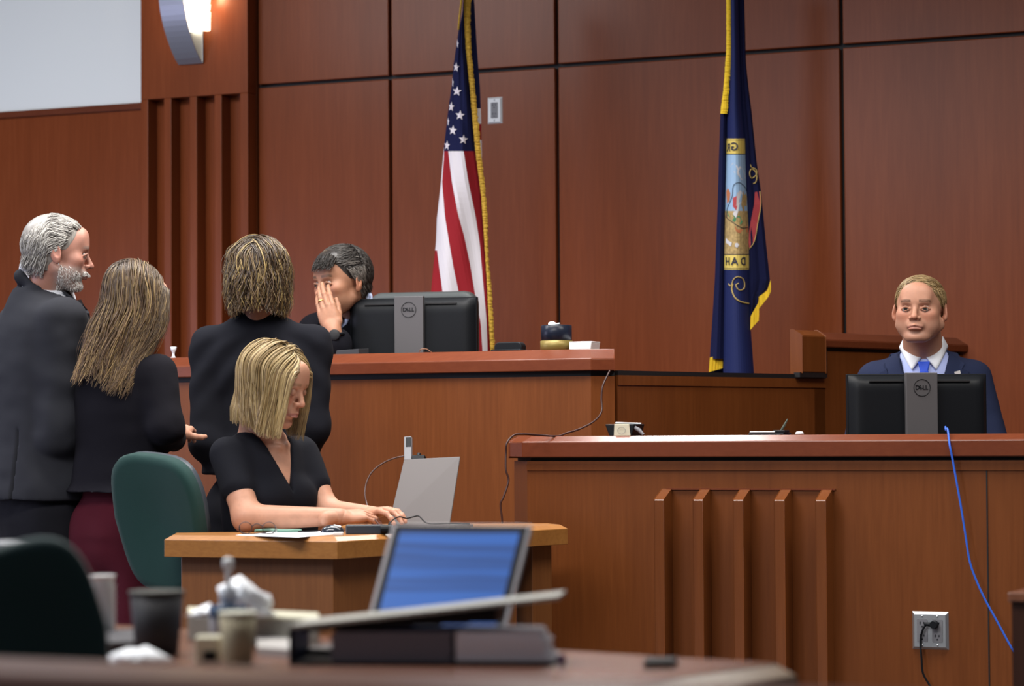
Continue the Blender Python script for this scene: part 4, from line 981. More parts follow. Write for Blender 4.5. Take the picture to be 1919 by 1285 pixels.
# ---------------------------------------------------------------- sculpting: smooth distance fields turned into meshes
def vnoise(p, s, seed=0):
    q = p*s+seed*17.3; i = np.floor(q).astype(np.int64); f = q-i; f = f*f*(3-2*f)
    def h(a, b, c):
        n = (a*374761393+b*668265263+c*2147483647+seed*144665)&0x7fffffff
        n = ((n ^ (n >> 13))*1274126177)&0x7fffffff; return ((n ^ (n >> 16))&0xffff)/32767.5-1
    r = 0
    for dx in (0, 1):
        for dy in (0, 1):
            for dz in (0, 1):
                w = (f[..., 0] if dx else 1-f[..., 0])*(f[..., 1] if dy else 1-f[..., 1])*(f[..., 2] if dz else 1-f[..., 2])
                r = r+w*h(i[..., 0]+dx, i[..., 1]+dy, i[..., 2]+dz)
    return r
def A3(v): return np.array([v[0], v[1], v[2]], dtype=np.float32)
class ell:
    def __init__(s, c, r, rot=None): s.c = A3(c); s.r = A3(r); s.R = None if rot is None else np.array(rot, dtype=np.float32)
    def bb(s): m = s.r.max() if s.R is not None else s.r; return s.c-m, s.c+m
    def d(s, p):
        q = p-s.c
        if s.R is not None: q = q @ s.R
        k0 = np.sqrt(((q/s.r)**2).sum(-1)); k1 = np.sqrt(((q/(s.r*s.r))**2).sum(-1))+1e-9
        return k0*(k0-1)/k1
class cone:
    def __init__(s, a, b, ra, rb=None): s.a = A3(a); s.b = A3(b); s.ra = ra; s.rb = ra if rb is None else rb
    def bb(s): m = max(s.ra, s.rb); return np.minimum(s.a, s.b)-m, np.maximum(s.a, s.b)+m
    def d(s, p):
        ab = s.b-s.a; t = np.clip(((p-s.a) @ ab)/max(ab @ ab, 1e-9), 0, 1)
        return np.sqrt(((p-s.a-t[..., None]*ab)**2).sum(-1))-(s.ra+(s.rb-s.ra)*t)
class rbx:
    def __init__(s, c, h, R=None, r=.01): s.c = A3(c); s.h = A3(h); s.R = None if R is None else np.array(R, dtype=np.float32); s.r = r
    def bb(s): m = np.linalg.norm(s.h) if s.R is not None else s.h; return s.c-m, s.c+m
    def d(s, p):
        q = p-s.c
        if s.R is not None: q = q @ s.R
        q = np.abs(q)-(s.h-s.r); return np.sqrt((np.maximum(q, 0)**2).sum(-1))+np.minimum(q.max(-1), 0)-s.r
class loft:                              # elliptical sections along local z: rows of (z, cx, cy, rx, ry)
    def __init__(s, rows, pw=2.0): 
        a = np.array(sorted(rows), dtype=np.float32); z = np.linspace(a[0, 0], a[-1, 0], 60)
        s.z = z; s.t = [np.interp(z, a[:, 0], a[:, k]) for k in range(1, 5)]
        for k in range(4):
            v = s.t[k]; 
            for _ in range(3): v = np.concatenate([v[:1], (v[:-2]+2*v[1:-1]+v[2:])/4, v[-1:]])
            s.t[k] = v
        s.pw = pw
    def bb(s):
        cx, cy, rx, ry = s.t; return np.array([(cx-rx).min(), (cy-ry).min(), s.z[0]]), np.array([(cx+rx).max(), (cy+ry).max(), s.z[-1]])
    def d(s, p):
        z = p[..., 2]; cx, cy, rx, ry = [np.interp(z, s.z, t) for t in s.t]
        u = np.abs((p[..., 0]-cx)/rx); v = np.abs((p[..., 1]-cy)/ry)
        k = (u**s.pw+v**s.pw)**(1/s.pw); dd = (k-1)*np.minimum(rx, ry)
        ez = np.maximum(s.z[0]-z, z-s.z[-1])
        return np.where((dd > 0) & (ez > 0), np.sqrt(dd*dd+ez*ez), np.maximum(dd, ez)).astype(np.float32)
class Fld:
    def __init__(s, lo, hi, res):
        s.res = res; s.lo = np.array(lo, dtype=np.float32); n = np.ceil((np.array(hi)-np.array(lo))/res).astype(int)+1
        s.n = n; s.F = np.full(tuple(n), .08, dtype=np.float32)
        s.ax = [s.lo[k]+res*np.arange(n[k], dtype=np.float32) for k in range(3)]
    def win(s, pr, m):
        lo, hi = pr.bb(); i0 = np.maximum(((lo-m-s.lo)/s.res).astype(int), 0); i1 = np.minimum(((hi+m-s.lo)/s.res).astype(int)+2, s.n)
        if (i1 <= i0).any(): return None, None
        sl = tuple(slice(a, b) for a, b in zip(i0, i1))
        p = np.stack(np.meshgrid(*[s.ax[k][sl[k]] for k in range(3)], indexing='ij'), -1); return sl, p
    def add(s, pr, k=.01):
        sl, p = s.win(pr, k+.03)
        if sl is None: return s
        a = s.F[sl]; b = pr.d(p); h = np.maximum(k-np.abs(a-b), 0)/k; s.F[sl] = np.minimum(a, b)-h*h*k*.25; return s
    def sub(s, pr, k=.004):
        sl, p = s.win(pr, k+.03)
        if sl is None: return s
        a = s.F[sl]; b = -pr.d(p); h = np.maximum(k-np.abs(a-b), 0)/k; s.F[sl] = np.maximum(a, b)+h*h*k*.25; return s
    def mesh(s, smooth=1):
        F = s.F; ins = F < 0
        c = [ins[dx:ins.shape[0]-1+dx, dy:ins.shape[1]-1+dy, dz:ins.shape[2]-1+dz] for dx in (0, 1) for dy in (0, 1) for dz in (0, 1)]
        cnt = sum(x.astype(np.int8) for x in c); act = (cnt > 0) & (cnt < 8); idx = np.argwhere(act)
        vid = np.full(act.shape, -1, dtype=np.int64); vid[act] = np.arange(len(idx))
        acc = np.zeros((len(idx), 3)); num = np.zeros(len(idx)); I = idx.T
        cor = [(0, 0, 0), (1, 0, 0), (0, 1, 0), (1, 1, 0), (0, 0, 1), (1, 0, 1), (0, 1, 1), (1, 1, 1)]
        val = [F[I[0]+a, I[1]+b, I[2]+d] for a, b, d in cor]
        for i, j in ((0, 1), (2, 3), (4, 5), (6, 7), (0, 2), (1, 3), (4, 6), (5, 7), (0, 4), (1, 5), (2, 6), (3, 7)):
            a, b = val[i], val[j]; m = (a < 0) != (b < 0); t = np.where(m, a/(a-b+1e-12), 0)
            pi, pj = np.array(cor[i]), np.array(cor[j]); acc[m] += (pi+t[m, None]*(pj-pi)); num[m] += 1
        V = s.lo+s.res*(idx+acc/num[:, None])
        Q = []
        for ax in range(3):
            sl0 = [slice(None)]*3; sl1 = [slice(None)]*3; sl0[ax] = slice(0, -1); sl1[ax] = slice(1, None)
            e = ins[tuple(sl0)] != ins[tuple(sl1)]; g = np.argwhere(e); b, c2 = (ax+1) % 3, (ax+2) % 3
            ok = (g[:, b] > 0) & (g[:, c2] > 0) & (g[:, b] < F.shape[b]-1) & (g[:, c2] < F.shape[c2]-1); g = g[ok]
            o = np.zeros(3, int); eb = np.eye(3, dtype=int)[b]; ec = np.eye(3, dtype=int)[c2]
            q = [vid[tuple((g-x).T)] for x in (o, eb, eb+ec, ec)]
            q = np.stack(q, 1); inside = ins[tuple(g.T)]; q[~inside] = q[~inside][:, ::-1]; Q.append(q)
        Q = np.concatenate(Q); Q = Q[(Q >= 0).all(1)]
        for _ in range(smooth):
            S = np.zeros_like(V); n = np.zeros(len(V))
            for a in range(4):
                for b in ((a+1) % 4, (a+3) % 4): np.add.at(S, Q[:, a], V[Q[:, b]]); np.add.at(n, Q[:, a], 1)
            V = V*.5+.5*S/np.maximum(n, 1)[:, None]
        return V, Q
def sculpt(prims, res, pad=.012, smooth=1, lo=None, hi=None):
    if lo is None:
        B = [p.bb() for p, k, op in prims if op == '+']; lo = np.min([b[0] for b in B], 0)-pad; hi = np.max([b[1] for b in B], 0)+pad
    f = Fld(lo, hi, res)
    for p, k, op in prims: (f.add if op == '+' else f.sub)(p, k)
    return f.mesh(smooth)
def vnormals(V, Q):
    n = np.cross(V[Q[:, 2]]-V[Q[:, 0]], V[Q[:, 3]]-V[Q[:, 1]]); N = np.zeros_like(V)
    for a in range(4): np.add.at(N, Q[:, a], n)
    return N/np.maximum(np.linalg.norm(N, axis=1), 1e-12)[:, None]
def raw_mesh(name, V, faces, m, parent=None, cols=None, smooth=True):
    me = bpy.data.meshes.new(name); b = parent_base(parent); V = np.asarray(V, dtype=np.float64)-np.array([b.x, b.y, b.z])
    Q = np.asarray(faces); k = Q.shape[1]; me.vertices.add(len(V)); me.vertices.foreach_set('co', V.ravel())
    me.loops.add(Q.size); me.loops.foreach_set('vertex_index', Q.ravel().astype(np.int32)); me.polygons.add(len(Q))
    me.polygons.foreach_set('loop_start', np.arange(0, Q.size, k, dtype=np.int32)); me.polygons.foreach_set('loop_total', np.full(len(Q), k, dtype=np.int32))
    me.materials.append(m); me.update(calc_edges=True); me.validate(); me.polygons.foreach_set('use_smooth', [smooth]*len(me.polygons))
    if cols is not None:
        at = me.color_attributes.new('Col', 'FLOAT_COLOR', 'POINT'); c = np.ones((len(V), 4), dtype=np.float32); c[:, :3] = cols; at.data.foreach_set('color', c.ravel())
    o = bpy.data.objects.new(name, me); COL.objects.link(o)
    if parent: o.parent = parent
    return o
class LF:                                # local frame: x = the person's right, y = forwards, z = up
    def __init__(s, o, fwd, up=(0, 0, 1)):
        f = Vector(fwd).normalized(); u = Vector(up); r = f.cross(u).normalized(); u = r.cross(f).normalized()
        s.o = np.array([o[0], o[1], o[2]], float); s.M = np.array([list(r), list(f), list(u)])   # rows
    def w(s, P_): return np.asarray(P_, float) @ s.M + s.o
    def wv(s, x, y, z): return Vector(s.w([x, y, z]))
    def l(s, Q_): return (np.asarray([Q_[0], Q_[1], Q_[2]] if isinstance(Q_, Vector) else Q_, float)-s.o) @ s.M.T
def sstep(a, b, x): t = np.clip((x-a)/(b-a), 0, 1); return t*t*(3-2*t)

# ---------------------------------------------------------------- heads
def head_prims(g):
    jw = g.get('jaw', 1.0); nl = g.get('nose', 1.0); ch = g.get('chin', 1.0); fat = g.get('fat', 0)
    L = [(ell((0, -.014, .036), (.0755, .097, .085)), .01, '+'),
         (ell((0, .028, .010), (.062, .062, .070)), .02, '+'),
         (ell((0, .030, -.040), (.054*jw, .055, .066)), .02, '+')]
    for s in (-1, 1):
        L += [(cone((s*.0475*jw, .000, -.050), (s*.020, .056, -.094), .019+fat, .018+fat*.5), .022, '+'),
              (ell((s*.043, .058, -.018), (.022, .024, .022)), .02, '+'),
              (ell((s*.040, .048, -.052), (.020+fat, .024, .026)), .02, '+')]
    L += [(ell((0, .071, -.097*ch), (.021*jw, .018, .016)), .016, '+'),
          (cone((-.030, .082, .024), (.030, .082, .024), .0105), .014, '+'),
          (ell((0, .078-.012*g.get('flat', .5), .055), (.045, .022, .035)), .03, '+')]
    for s in (-1, 1): L += [(ell((s*.031, .0965, .003), (.0155, .013, .0105)), .014, '-')]
    L += [(cone((0, .088, .014), (0, .1025+.004*nl, -.022), .0062, .0085), .010, '+'),
          (ell((0, .104+.005*nl, -.0285), (.0098, .0105, .0085)), .007, '+')]
    for s in (-1, 1):
        L += [(ell((s*.0125, .0965, -.0315), (.0075, .0100, .0070)), .005, '+'),
              (cone((s*.006, .103, -.0385), (s*.007, .098, -.034), .0028, .002), .003, '-'),
              (cone((s*.018, .090, -.036), (s*.027, .080, -.058), .0018, .0012), .006, '-')]
    L += [(ell((0, .084, -.056), (.026, .016, .020)), .014, '+'),
          (cone((-.022, .0900, -.0610), (0, .1005, -.0575), .0026, .0042), .005, '+'), (cone((.022, .0900, -.0610), (0, .1005, -.0575), .0026, .0042), .005, '+'),
          (cone((-.016, .0935, -.0680), (.016, .0935, -.0680), .0052), .006, '+'), (ell((0, .0975, -.0680), (.012, .0055, .0052)), .005, '+'),
          (cone((-.029, .0895, -.0690), (0, .1050, -.0620), .0018), .003, '-'), (cone((.029, .0895, -.0690), (0, .1050, -.0620), .0018), .003, '-'),
          (cone((-.012, .093, -.079), (.012, .093, -.079), .003), .010, '-')]
    for s in (-1, 1):                    # lids and ears
        cl = g.get('closed', 0)
        L += [(ell((s*.031, .0835, .003), (.0128, .0108, .0112)), .004, '+')] if cl else [
              (cone((s*.0175, .0875, .0030), (s*.031, .0920, .0080), .0030, .0036), .004, '+'), (cone((s*.031, .0920, .0080), (s*.0445, .083, .0020), .0036, .0030), .004, '+'),
              (cone((s*.0185, .0875, -.0005), (s*.031, .0900, -.0055), .0020), .004, '+'), (cone((s*.031, .0900, -.0055), (s*.0435, .0830, -.0005), .0020), .004, '+')]
        R = np.array(Matrix.Rotation(s*R_(-22), 3, 'Z') @ Matrix.Rotation(R_(12), 3, 'X'))
        L += [(ell((s*.080, -.008, -.004), (.0065, .0185, .031), R), .006, '+'),
              (ell((s*.087, -.004, .002), (.0048, .0105, .018), R), .004, '-'),
              (ell((s*.079, .000, -.026), (.006, .009, .011), R), .006, '+')]
    nk = g.get('neck', 1.0)
    L += [(cone((0, -.022, -.040), g.get('neckend', (0, -.045, -.19)), .052*nk, .058*nk), .02, '+')]
    L += g.get('extra', [])
    return L
SKIN = colmat('skin', .5, .35, bump=.06, bscale=900, sss=.12)
EYEW = mat('eye_white', (.42, .37, .35), .4); 
def make_head(parent, hf, g, tone, scale=1.0, lips=(.34, .12, .10), brow=None, stub=None, hairline=None):
    V, Q = sculpt(head_prims(g), .0021, smooth=1, lo=(-.105, -.155, -.21), hi=(.105, .125, .135))
    N = vnormals(V, Q); x, y, z = V.T; ax = np.abs(x)
    C = np.tile(np.array(tone, float), (len(V), 1))
    def mixc(m, col): C[:] = C*(1-m[:, None])+np.array(col)*m[:, None]
    nz = vnoise(V, 90, 3)*.5+vnoise(V, 220, 5)*.5; C *= (1+.06*nz)[:, None]
    red = np.array([tone[0]*1.02, tone[1]*.80, tone[2]*.78])
    mixc(.5*sstep(.032, .012, np.sqrt((ax-.042)**2+(z+.022)**2))*sstep(.02, .06, y), red)
    mixc(.55*sstep(.018, .006, np.sqrt(x*x+(z+.030)**2))*sstep(.08, .1, y), red)
    mixc(.5*sstep(.070, .080, ax)*sstep(.05, .02, np.abs(z))*(y < .03), red)
    if lips is not None:
        up = -.0560-.14*ax; dn = -.0735+.20*ax
        m = sstep(-.001, .001, up-z)*sstep(-.001, .001, z-dn)*sstep(.027, .024, ax)*(y > .08); mixc(m*.75, lips)
    if stub: mixc(stub[1]*sstep(-.028, -.05, z)*sstep(-.02, .02, y)*np.clip(1-.9*sstep(.024, .018, ax)*sstep(-.082, -.077, z)*(z > -.09)*(y > .085)*(z > -.054-.02), 0, 1)*(.8+.3*nz), stub[0])
    if brow:
        bz = .0255+.004*np.cos((ax-.030)*60); m = sstep(.0062, .003, np.abs(z-bz+.010*(ax > .038)*(ax-.038)*10*.1))*sstep(.011, .015, ax)*sstep(.050, .044, ax)*(y > .05); mixc(m*brow[1]*(.8+.5*nz), brow[0])
    mixc(.35*sstep(.0165, .010, np.sqrt((ax-.031)**2+((z-.002)*1.25)**2))*(y > .07), np.array(tone)*.55)  # eye sockets darkened in the skin colour, standing in for shade
    if g.get('closed'): mixc(.8*sstep(.0016, .0006, np.abs(z+.0055-.9*(ax-.031)**2*40*.3))*sstep(.0125, .0105, np.abs(ax-.031))*(y > .07), (.06, .03, .02))
    if not hasattr(scale, '__len__'): scale = (scale,)*3
    scale = np.array(scale); Vs = V*scale; Vw = hf.w(Vs)
    if not g.get('closed'):
        gz = g.get('gaze', (0, 0)); ir = g.get('iris', (.05, .04, .03))
        for s in (-1, 1):
            ec = np.array([s*.031, .0802, .0008])*scale; m = MB(); n = 20; vs = []; fs = []
            r = .0112*scale[0]; d = Vector((gz[0], 1, gz[1])).normalized(); e1 = Vector((1, 0, 0)).cross(d).normalized(); e2 = d.cross(e1)
            ring_ = [(0.0, 0), (.20, 1), (.21, 1), (.58, 2), (.62, 2), (.7, 3), (1.2, 3), (1.57, 3)]; mm = []
            for a, _ in ring_:
                for j in range(n):
                    q = 2*math.pi*j/n; pp = Vector(ec)+(d*math.cos(a)+(e1*math.cos(q)+e2*math.sin(q))*math.sin(a))*r; vs.append(Vector(hf.w(list(pp))))
            for i in range(len(ring_)-1):
                for j in range(n):
                    fs.append((i*n+j, i*n+(j+1) % n, (i+1)*n+(j+1) % n, (i+1)*n+j)); mm.append(0 if i < 2 else (1 if i < 4 else 2))
            m.add(vs, fs, 0, True); m.mi = mm; m.build('eye', [MATS.get('pupil') or mat('pupil', (.004, .004, .004), .5, spec=.15), MATS.get('iris') or mat('iris', ir, .5, spec=.15), EYEW], parent)
    return Vw, Q, C, V*scale, N
def hand_prims(o, dx, nrm, curls, spread=0, thumb=(.55, .75, -.25), sc=1.0, tc=20, side=1):
    """o wrist, dx towards the fingers, nrm back of the hand; side=+1 puts the thumb on dx x nrm; curls per finger in degrees (3 joints)"""
    dx = Vector(dx).normalized(); nrm = Vector(nrm); nrm = (nrm-dx*nrm.dot(dx)).normalized(); ly = dx.cross(nrm)*side; o = Vector(o)
    T = lambda x, y, z: o+(dx*x+ly*y+nrm*z)*sc
    L = []
    bases = [(.090, .029, .0), (.094, .0095, .002), (.089, -.0105, .0), (.081, -.029, -.003)]; lens = [(.042, .026, .021), (.046, .029, .022), (.042, .027, .021), (.033, .021, .019)]; rr = [.0096, .0098, .0094, .0084]
    for b in bases: L.append((cone(T(.012, b[1]*.62, -.001), T(b[0]-.006, b[1], b[2]-.001), .0145*sc, .0105*sc), .012, '+'))
    L.append((ell(T(.045, .0, -.006), (.04*sc, .04*sc, .014*sc), np.stack([np.array(dx), np.array(ly), np.array(nrm)], 1)), .012, '+'))
    L.append((cone(T(-.05, 0, -.001), T(.012, 0, 0), .024*sc, .022*sc), .014, '+'))
    tips = []
    for k in range(4):
        p = T(*bases[k]); a = 0; sp = R_(spread*(1.2-k*.8)); d0 = (dx*math.cos(sp)+ly*math.sin(sp)).normalized()
        cu = curls[k] if hasattr(curls[0], '__len__') else curls
        for j in range(3):
            a += R_(cu[j]); d = d0*math.cos(a)-nrm*math.sin(a); q = p+d*lens[k][j]*sc
            L.append((cone(p, q, rr[k]*sc*(1-.09*j), rr[k]*sc*(1-.09*(j+1))), .003, '+'))
            if j < 2: L.append((ell(q, [rr[k]*sc*(1.03-.09*(j+1))]*3), .003, '+'))
            p = q
        tips.append(p)
    p = T(.022, .026, -.006); d = (dx*thumb[0]+ly*thumb[1]+nrm*thumb[2]).normalized(); dn = (dx-d*dx.dot(d)).normalized()
    L.append((cone(T(.012, .012, -.004), p, .016*sc, .0145*sc), .010, '+'))
    for j, (ln, r0, r1) in enumerate(((.036, .0145, .0115), (.033, .0115, .0098), (.026, .0098, .0080))):
        q = p+d*ln*sc; L.append((cone(p, q, r0*sc, r1*sc), .005, '+')); p = q; a = R_(tc); d = (d*math.cos(a)+dn*math.sin(a)).normalized()
    return L, tips
def skin_chunk(prims, res, tone, red=.15, seed=1):
    V, Q = sculpt(prims, res, smooth=1); C = np.tile(np.array(tone, float), (len(V), 1)); C *= (1+.08*vnoise(V, 60, seed)+.06*vnoise(V, 180, seed+1))[:, None]; return V, Q, C
def join_chunks(name, chunks, m, parent):
    V = []; Q = []; C = []; n = 0
    for v, q, c in chunks: V.append(v); Q.append(q+n); C.append(c); n += len(v)
    return raw_mesh(name, np.concatenate(V), np.concatenate(Q), m, parent, np.concatenate(C))
def cloth(name, prims, res, m, parent, lf=None, wr=.003, ws=14, seed=1, smooth=2, folds=None, cols=None):
    V, Q = sculpt(prims, res, smooth=smooth); N = vnormals(V, Q)
    s = np.array([1., 1., .45]); d = wr*(vnoise(V*s, ws, seed)*.8+.4*vnoise(V*s[::-1], ws*2.1, seed+3))
    if folds is not None: d = d+folds(V)
    V = V+N*d[:, None]
    if lf is not None: V = lf.w(V)
    return raw_mesh(name, V, Q, m, parent)

# ---------------------------------------------------------------- hair: thousands of thin tapering locks that follow the skull
def locks(name, parent, hf, P0, step, nst, dirf, base_r, cols, m, collide=None, lift=0, flat=.35, cap=None, seed=0, taper=.25, n=4, scale=1.0, tint=(1, 1)):
    rnd = np.random.RandomState(seed); P_ = np.array(P0, float); Nn = len(P_); path = [P_.copy()]; h = step if hasattr(step, '__len__') else np.full(Nn, step)
    vel = None
    for k in range(nst):
        D = dirf(P_, k/nst); D /= np.maximum(np.linalg.norm(D, axis=1), 1e-9)[:, None]
        vel = D if vel is None else vel*.45+D*.55
        vel /= np.maximum(np.linalg.norm(vel, axis=1), 1e-9)[:, None]
        P_ = P_+vel*h[:, None]
        if collide is not None: P_ = collide(P_, k/nst)
        path.append(P_.copy())
    W = np.stack(path, 1)                # N, k, 3
    K_ = W.shape[1]; T = np.gradient(W, axis=1); T /= np.maximum(np.linalg.norm(T, axis=2), 1e-9)[..., None]
    C0 = np.array([0, -.012, .02]); out = W-C0; out -= T*(out*T).sum(2)[..., None]; out /= np.maximum(np.linalg.norm(out, axis=2), 1e-9)[..., None]
    side = np.cross(T, out); tt = np.linspace(0, 1, K_); prof = np.clip(np.minimum(1, .45+tt*4), 0, 1)*(1-(1-taper)*tt**2.2)
    r = base_r*rnd.uniform(.6, 1.35, Nn)
    vs = []
    for j in range(n):
        q = 2*math.pi*j/n; vs.append(W+(side*math.cos(q)+out*math.sin(q)*flat)*(r[:, None]*prof[None, :])[..., None])
    V = np.stack(vs, 2)                  # N,K,n,3
    idx = np.arange(Nn*K_*n).reshape(Nn, K_, n); a = idx[:, :-1, :]; b = idx[:, 1:, :]
    Q = np.stack([a, np.roll(a, -1, 2), np.roll(b, -1, 2), b], -1).reshape(-1, 4)
    V = V.reshape(-1, 3)
    pal = np.array(cols); w = rnd.rand(Nn); ci = np.clip((w*len(pal)).astype(int), 0, len(pal)-1); base = pal[ci]*rnd.uniform(.75, 1.25, (Nn, 1))
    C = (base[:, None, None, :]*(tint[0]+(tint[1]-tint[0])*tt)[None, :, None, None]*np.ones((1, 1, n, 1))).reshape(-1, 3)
    if cap is not None:
        v2, q2, c2 = cap; Q = np.concatenate([Q, q2+len(V)]); V = np.concatenate([V, v2]); C = np.concatenate([C, c2])
    return raw_mesh(name, hf.w(V*1.0), Q, m, parent, C)
HAIR = colmat('hair', .42, .5)
SK = (np.array([0, -.014, .036]), np.array([.0755, .097, .085]))
def skull_push(target, sc=1.0, pull=0, zcut=-.02):
    def f(P_, t):
        tg = target(t) if callable(target) else target
        q = (P_-SK[0]*sc)/(SK[1]*sc); k0 = np.linalg.norm(q, axis=1); g = q/(SK[1]*sc); gn = np.linalg.norm(g, axis=1)+1e-9; d = k0*(k0-1)/(gn+1e-9); nrm = g/gn[:, None]
        need = np.where(d < tg, tg-d, 0)
        if pull: need = np.where((d > tg) & (P_[:, 2] > zcut), (tg-d)*pull, need)
        return P_+nrm*need[:, None]
    return f
def skull_points(n, mask, off, seed, sc=1.0):
    rnd = np.random.RandomState(seed); out = []
    while len(out) < n:
        v = rnd.normal(size=(4000, 3)); v /= np.linalg.norm(v, axis=1)[:, None]; p = SK[0]+v*(SK[1]+off); out += list(p[mask(p)])
    return np.array(out[:n])*sc
def capmesh(prims, res, col, seed=2, sc=1.0):
    V, Q = sculpt(prims, res, smooth=1); C = np.tile(np.array(col, float), (len(V), 1))*(1+.25*vnoise(V*np.array([1, 1, .3]), 220, seed))[:, None]; return V*sc, Q, C
# ---------------------------------------------------------------- people
def px_local(lf, px, py, Y): return lf.l(P(px, py, Y))
def fwdz(x, y, z=0): return Vector((x, y, z)).normalized()
SHIRTW = mat('white_shirt', (.72, .74, .80), .8)
# ===== witness
def suit_torso(sw=.205, dep=.125, neck=.075, ln=-.75, waist=.175, slope=.0, cyo=0):
    return [(.012, 0, -.005, neck, .062), (-.012, 0, -.004, neck+.028, .075), (-.035, 0, 0, sw*.72, .092), (-.065-slope, 0, 0, sw*.93, .108), (-.11-slope, 0, .004, sw, dep), (-.22, 0, .008, sw*.96, dep+.008), (-.36, 0, .006, waist+.008, dep), (-.46, 0, .004, waist, dep-.002), (-.60, 0, 0, waist+.015, dep+.008), (ln, 0, 0, waist+.022, dep+.012)]
wit = thing('person', 'man in a navy suit, white collar and bright blue tie, seated behind the witness stand', 'person', (P(1726, 700, 8.75).x, 8.78, 0))
HW = LF(P(1724, 582, 8.72), fwdz(-.33, -.95, .02), (.02, 0, 1))
BW = LF(P(1731, 656, 8.84), fwdz(-.16, -1, 0), (0, .04, 1))
tone = (.47, .235, .155)
ne = HW.l(BW.wv(0, -.01, -.05))
g = dict(jaw=1.16, fat=.005, nose=.7, neck=1.14, neckend=tuple(ne), iris=(.035, .03, .025), gaze=(.02, .0))
Vw, Q_, C_, Vl, N_ = make_head(wit, HW, g, tone, (1.07, 1.0, .965), lips=(.27, .10, .08), brow=((.07, .035, .02), .95), stub=((.30, .17, .13), .28))
bodyp = [(loft([(0, 0, 0, .06, .055), (-.06, 0, 0, .15, .08), (-.12, 0, 0, .17, .10), (-.55, 0, 0, .14, .10)]), .01, '+')]
for s in (-1, 1): bodyp += [(cone((s*.17, 0, -.09), (s*.235, .02, -.36), .045, .036), .02, '+'), (cone((s*.235, .02, -.36), (s*.13, .24, -.42), .036, .028), .02, '+')]
hp, _ = hand_prims((.13, .24, -.42), (-.5, .8, 0), (0, 0, 1), (25, 30, 20), side=1); hp2, _ = hand_prims((-.13, .24, -.42), (.5, .8, 0), (0, 0, 1), (25, 30, 20), side=-1)
def legs_sit(z=-.55, hip=.10, fwd=.40): 
    L = []
    for s in (-1, 1): L += [(cone((s*hip, 0, z), (s*hip*1.4, fwd, z+.01), .075, .055), .03, '+'), (cone((s*hip*1.4, fwd, z+.01), (s*hip*1.4, fwd-.02, z-.40), .052, .04), .02, '+'), (cone((s*hip*1.4, fwd-.02, z-.42), (s*hip*1.4, fwd+.14, z-.43), .04, .03), .02, '+')]
    return L
V2, Q2, C2 = skin_chunk(bodyp+legs_sit(), .008, tone); V3, Q3, C3 = skin_chunk(hp, .0022, tone); V4, Q4, C4_ = skin_chunk(hp2, .0022, tone)
join_chunks('body', [(Vw, Q_, C_), (BW.w(V2), Q2, C2), (BW.w(V3), Q3, C3), (BW.w(V4), Q4, C4_)], SKIN, wit)
NAVYS = mat('navy_suit', (.016, .022, .055), .9, bump=.25, bscale=900, spec=.2)
def jacket(lf, name, m, parent, tor, arms, res=.006, vcut=None, seed=1, wr=.003, folds=None, extra=(), lo=None):
    pr = [(loft(tor, 2.25), .02, '+')]
    for a in arms: pr += [(p, .03, '+') for p in a]
    pr += list(extra)
    if vcut is not None: pr += [q for q in vcut if q[2] == '+']+[q for q in vcut if q[2] == '-']
    return cloth(name, pr, res, m, parent, lf, wr, 13, seed, 2, folds)
def arm(s, sh=(.165, -.005, -.095), el=(.24, .03, -.36), wr_=(.14, .24, -.40), r=(.062, .052, .040)):
    return [cone((s*sh[0], sh[1], sh[2]), (s*el[0], el[1], el[2]), r[0], r[1]), cone((s*el[0], el[1], el[2]), (s*wr_[0], wr_[1], wr_[2]), r[1], r[2])]
class wedge:                             # V-shaped opening cut into the chest: half width grows from zb (0) to zt
    def __init__(s, zb, zt, w, y0, xo=0): s.a = (zb, zt, w, y0, xo)
    def bb(s): zb, zt, w, y0, xo = s.a; return np.array([-w-.02, y0-.02, zb-.02]), np.array([w+.02, .25, zt+.1])
    def d(s, p):
        zb, zt, w, y0, xo = s.a; hw = (p[..., 2]-zb)/(zt-zb)*w; return np.maximum(np.maximum((np.abs(p[..., 0]-xo)-hw)*.85, y0-p[..., 1]), -.3+0*hw).astype(np.float32)
tor = suit_torso(.212, .122, .066, -.60, .185)
jacket(BW, 'suit_jacket', NAVYS, wit, tor, [arm(1), arm(-1)], vcut=[(wedge(-.34, .01, .092, .02), .004, '-')], seed=4)
cloth('dress_shirt', [(loft([(.01, 0, 0, .062, .058), (-.03, 0, .0, .10, .080), (-.08, 0, .004, .15, .104), (-.30, 0, .006, .15, .108), (-.5, 0, 0, .15, .10)], 2.2), .01, '+')], .005, mat('blue_shirt', (.36, .42, .72), .8), wit, BW, .0015, 20, 3)
SHIRTROWS = [(.01, 0, 0, .062, .058), (-.03, 0, .0, .10, .080), (-.08, 0, .004, .15, .104), (-.30, 0, .006, .15, .108), (-.5, 0, 0, .15, .10)]
def ysurf(tor, off=0):
    a = np.array(sorted(tor))
    def f(x, z):
        cy = np.interp(z, a[:, 0], a[:, 2]); rx = np.interp(z, a[:, 0], a[:, 3]); ry = np.interp(z, a[:, 0], a[:, 4]); return float(cy+ry*(max(0, 1-(abs(x)/rx)**2.25))**(1/2.25))+off
    return f
YS = ysurf(SHIRTROWS)
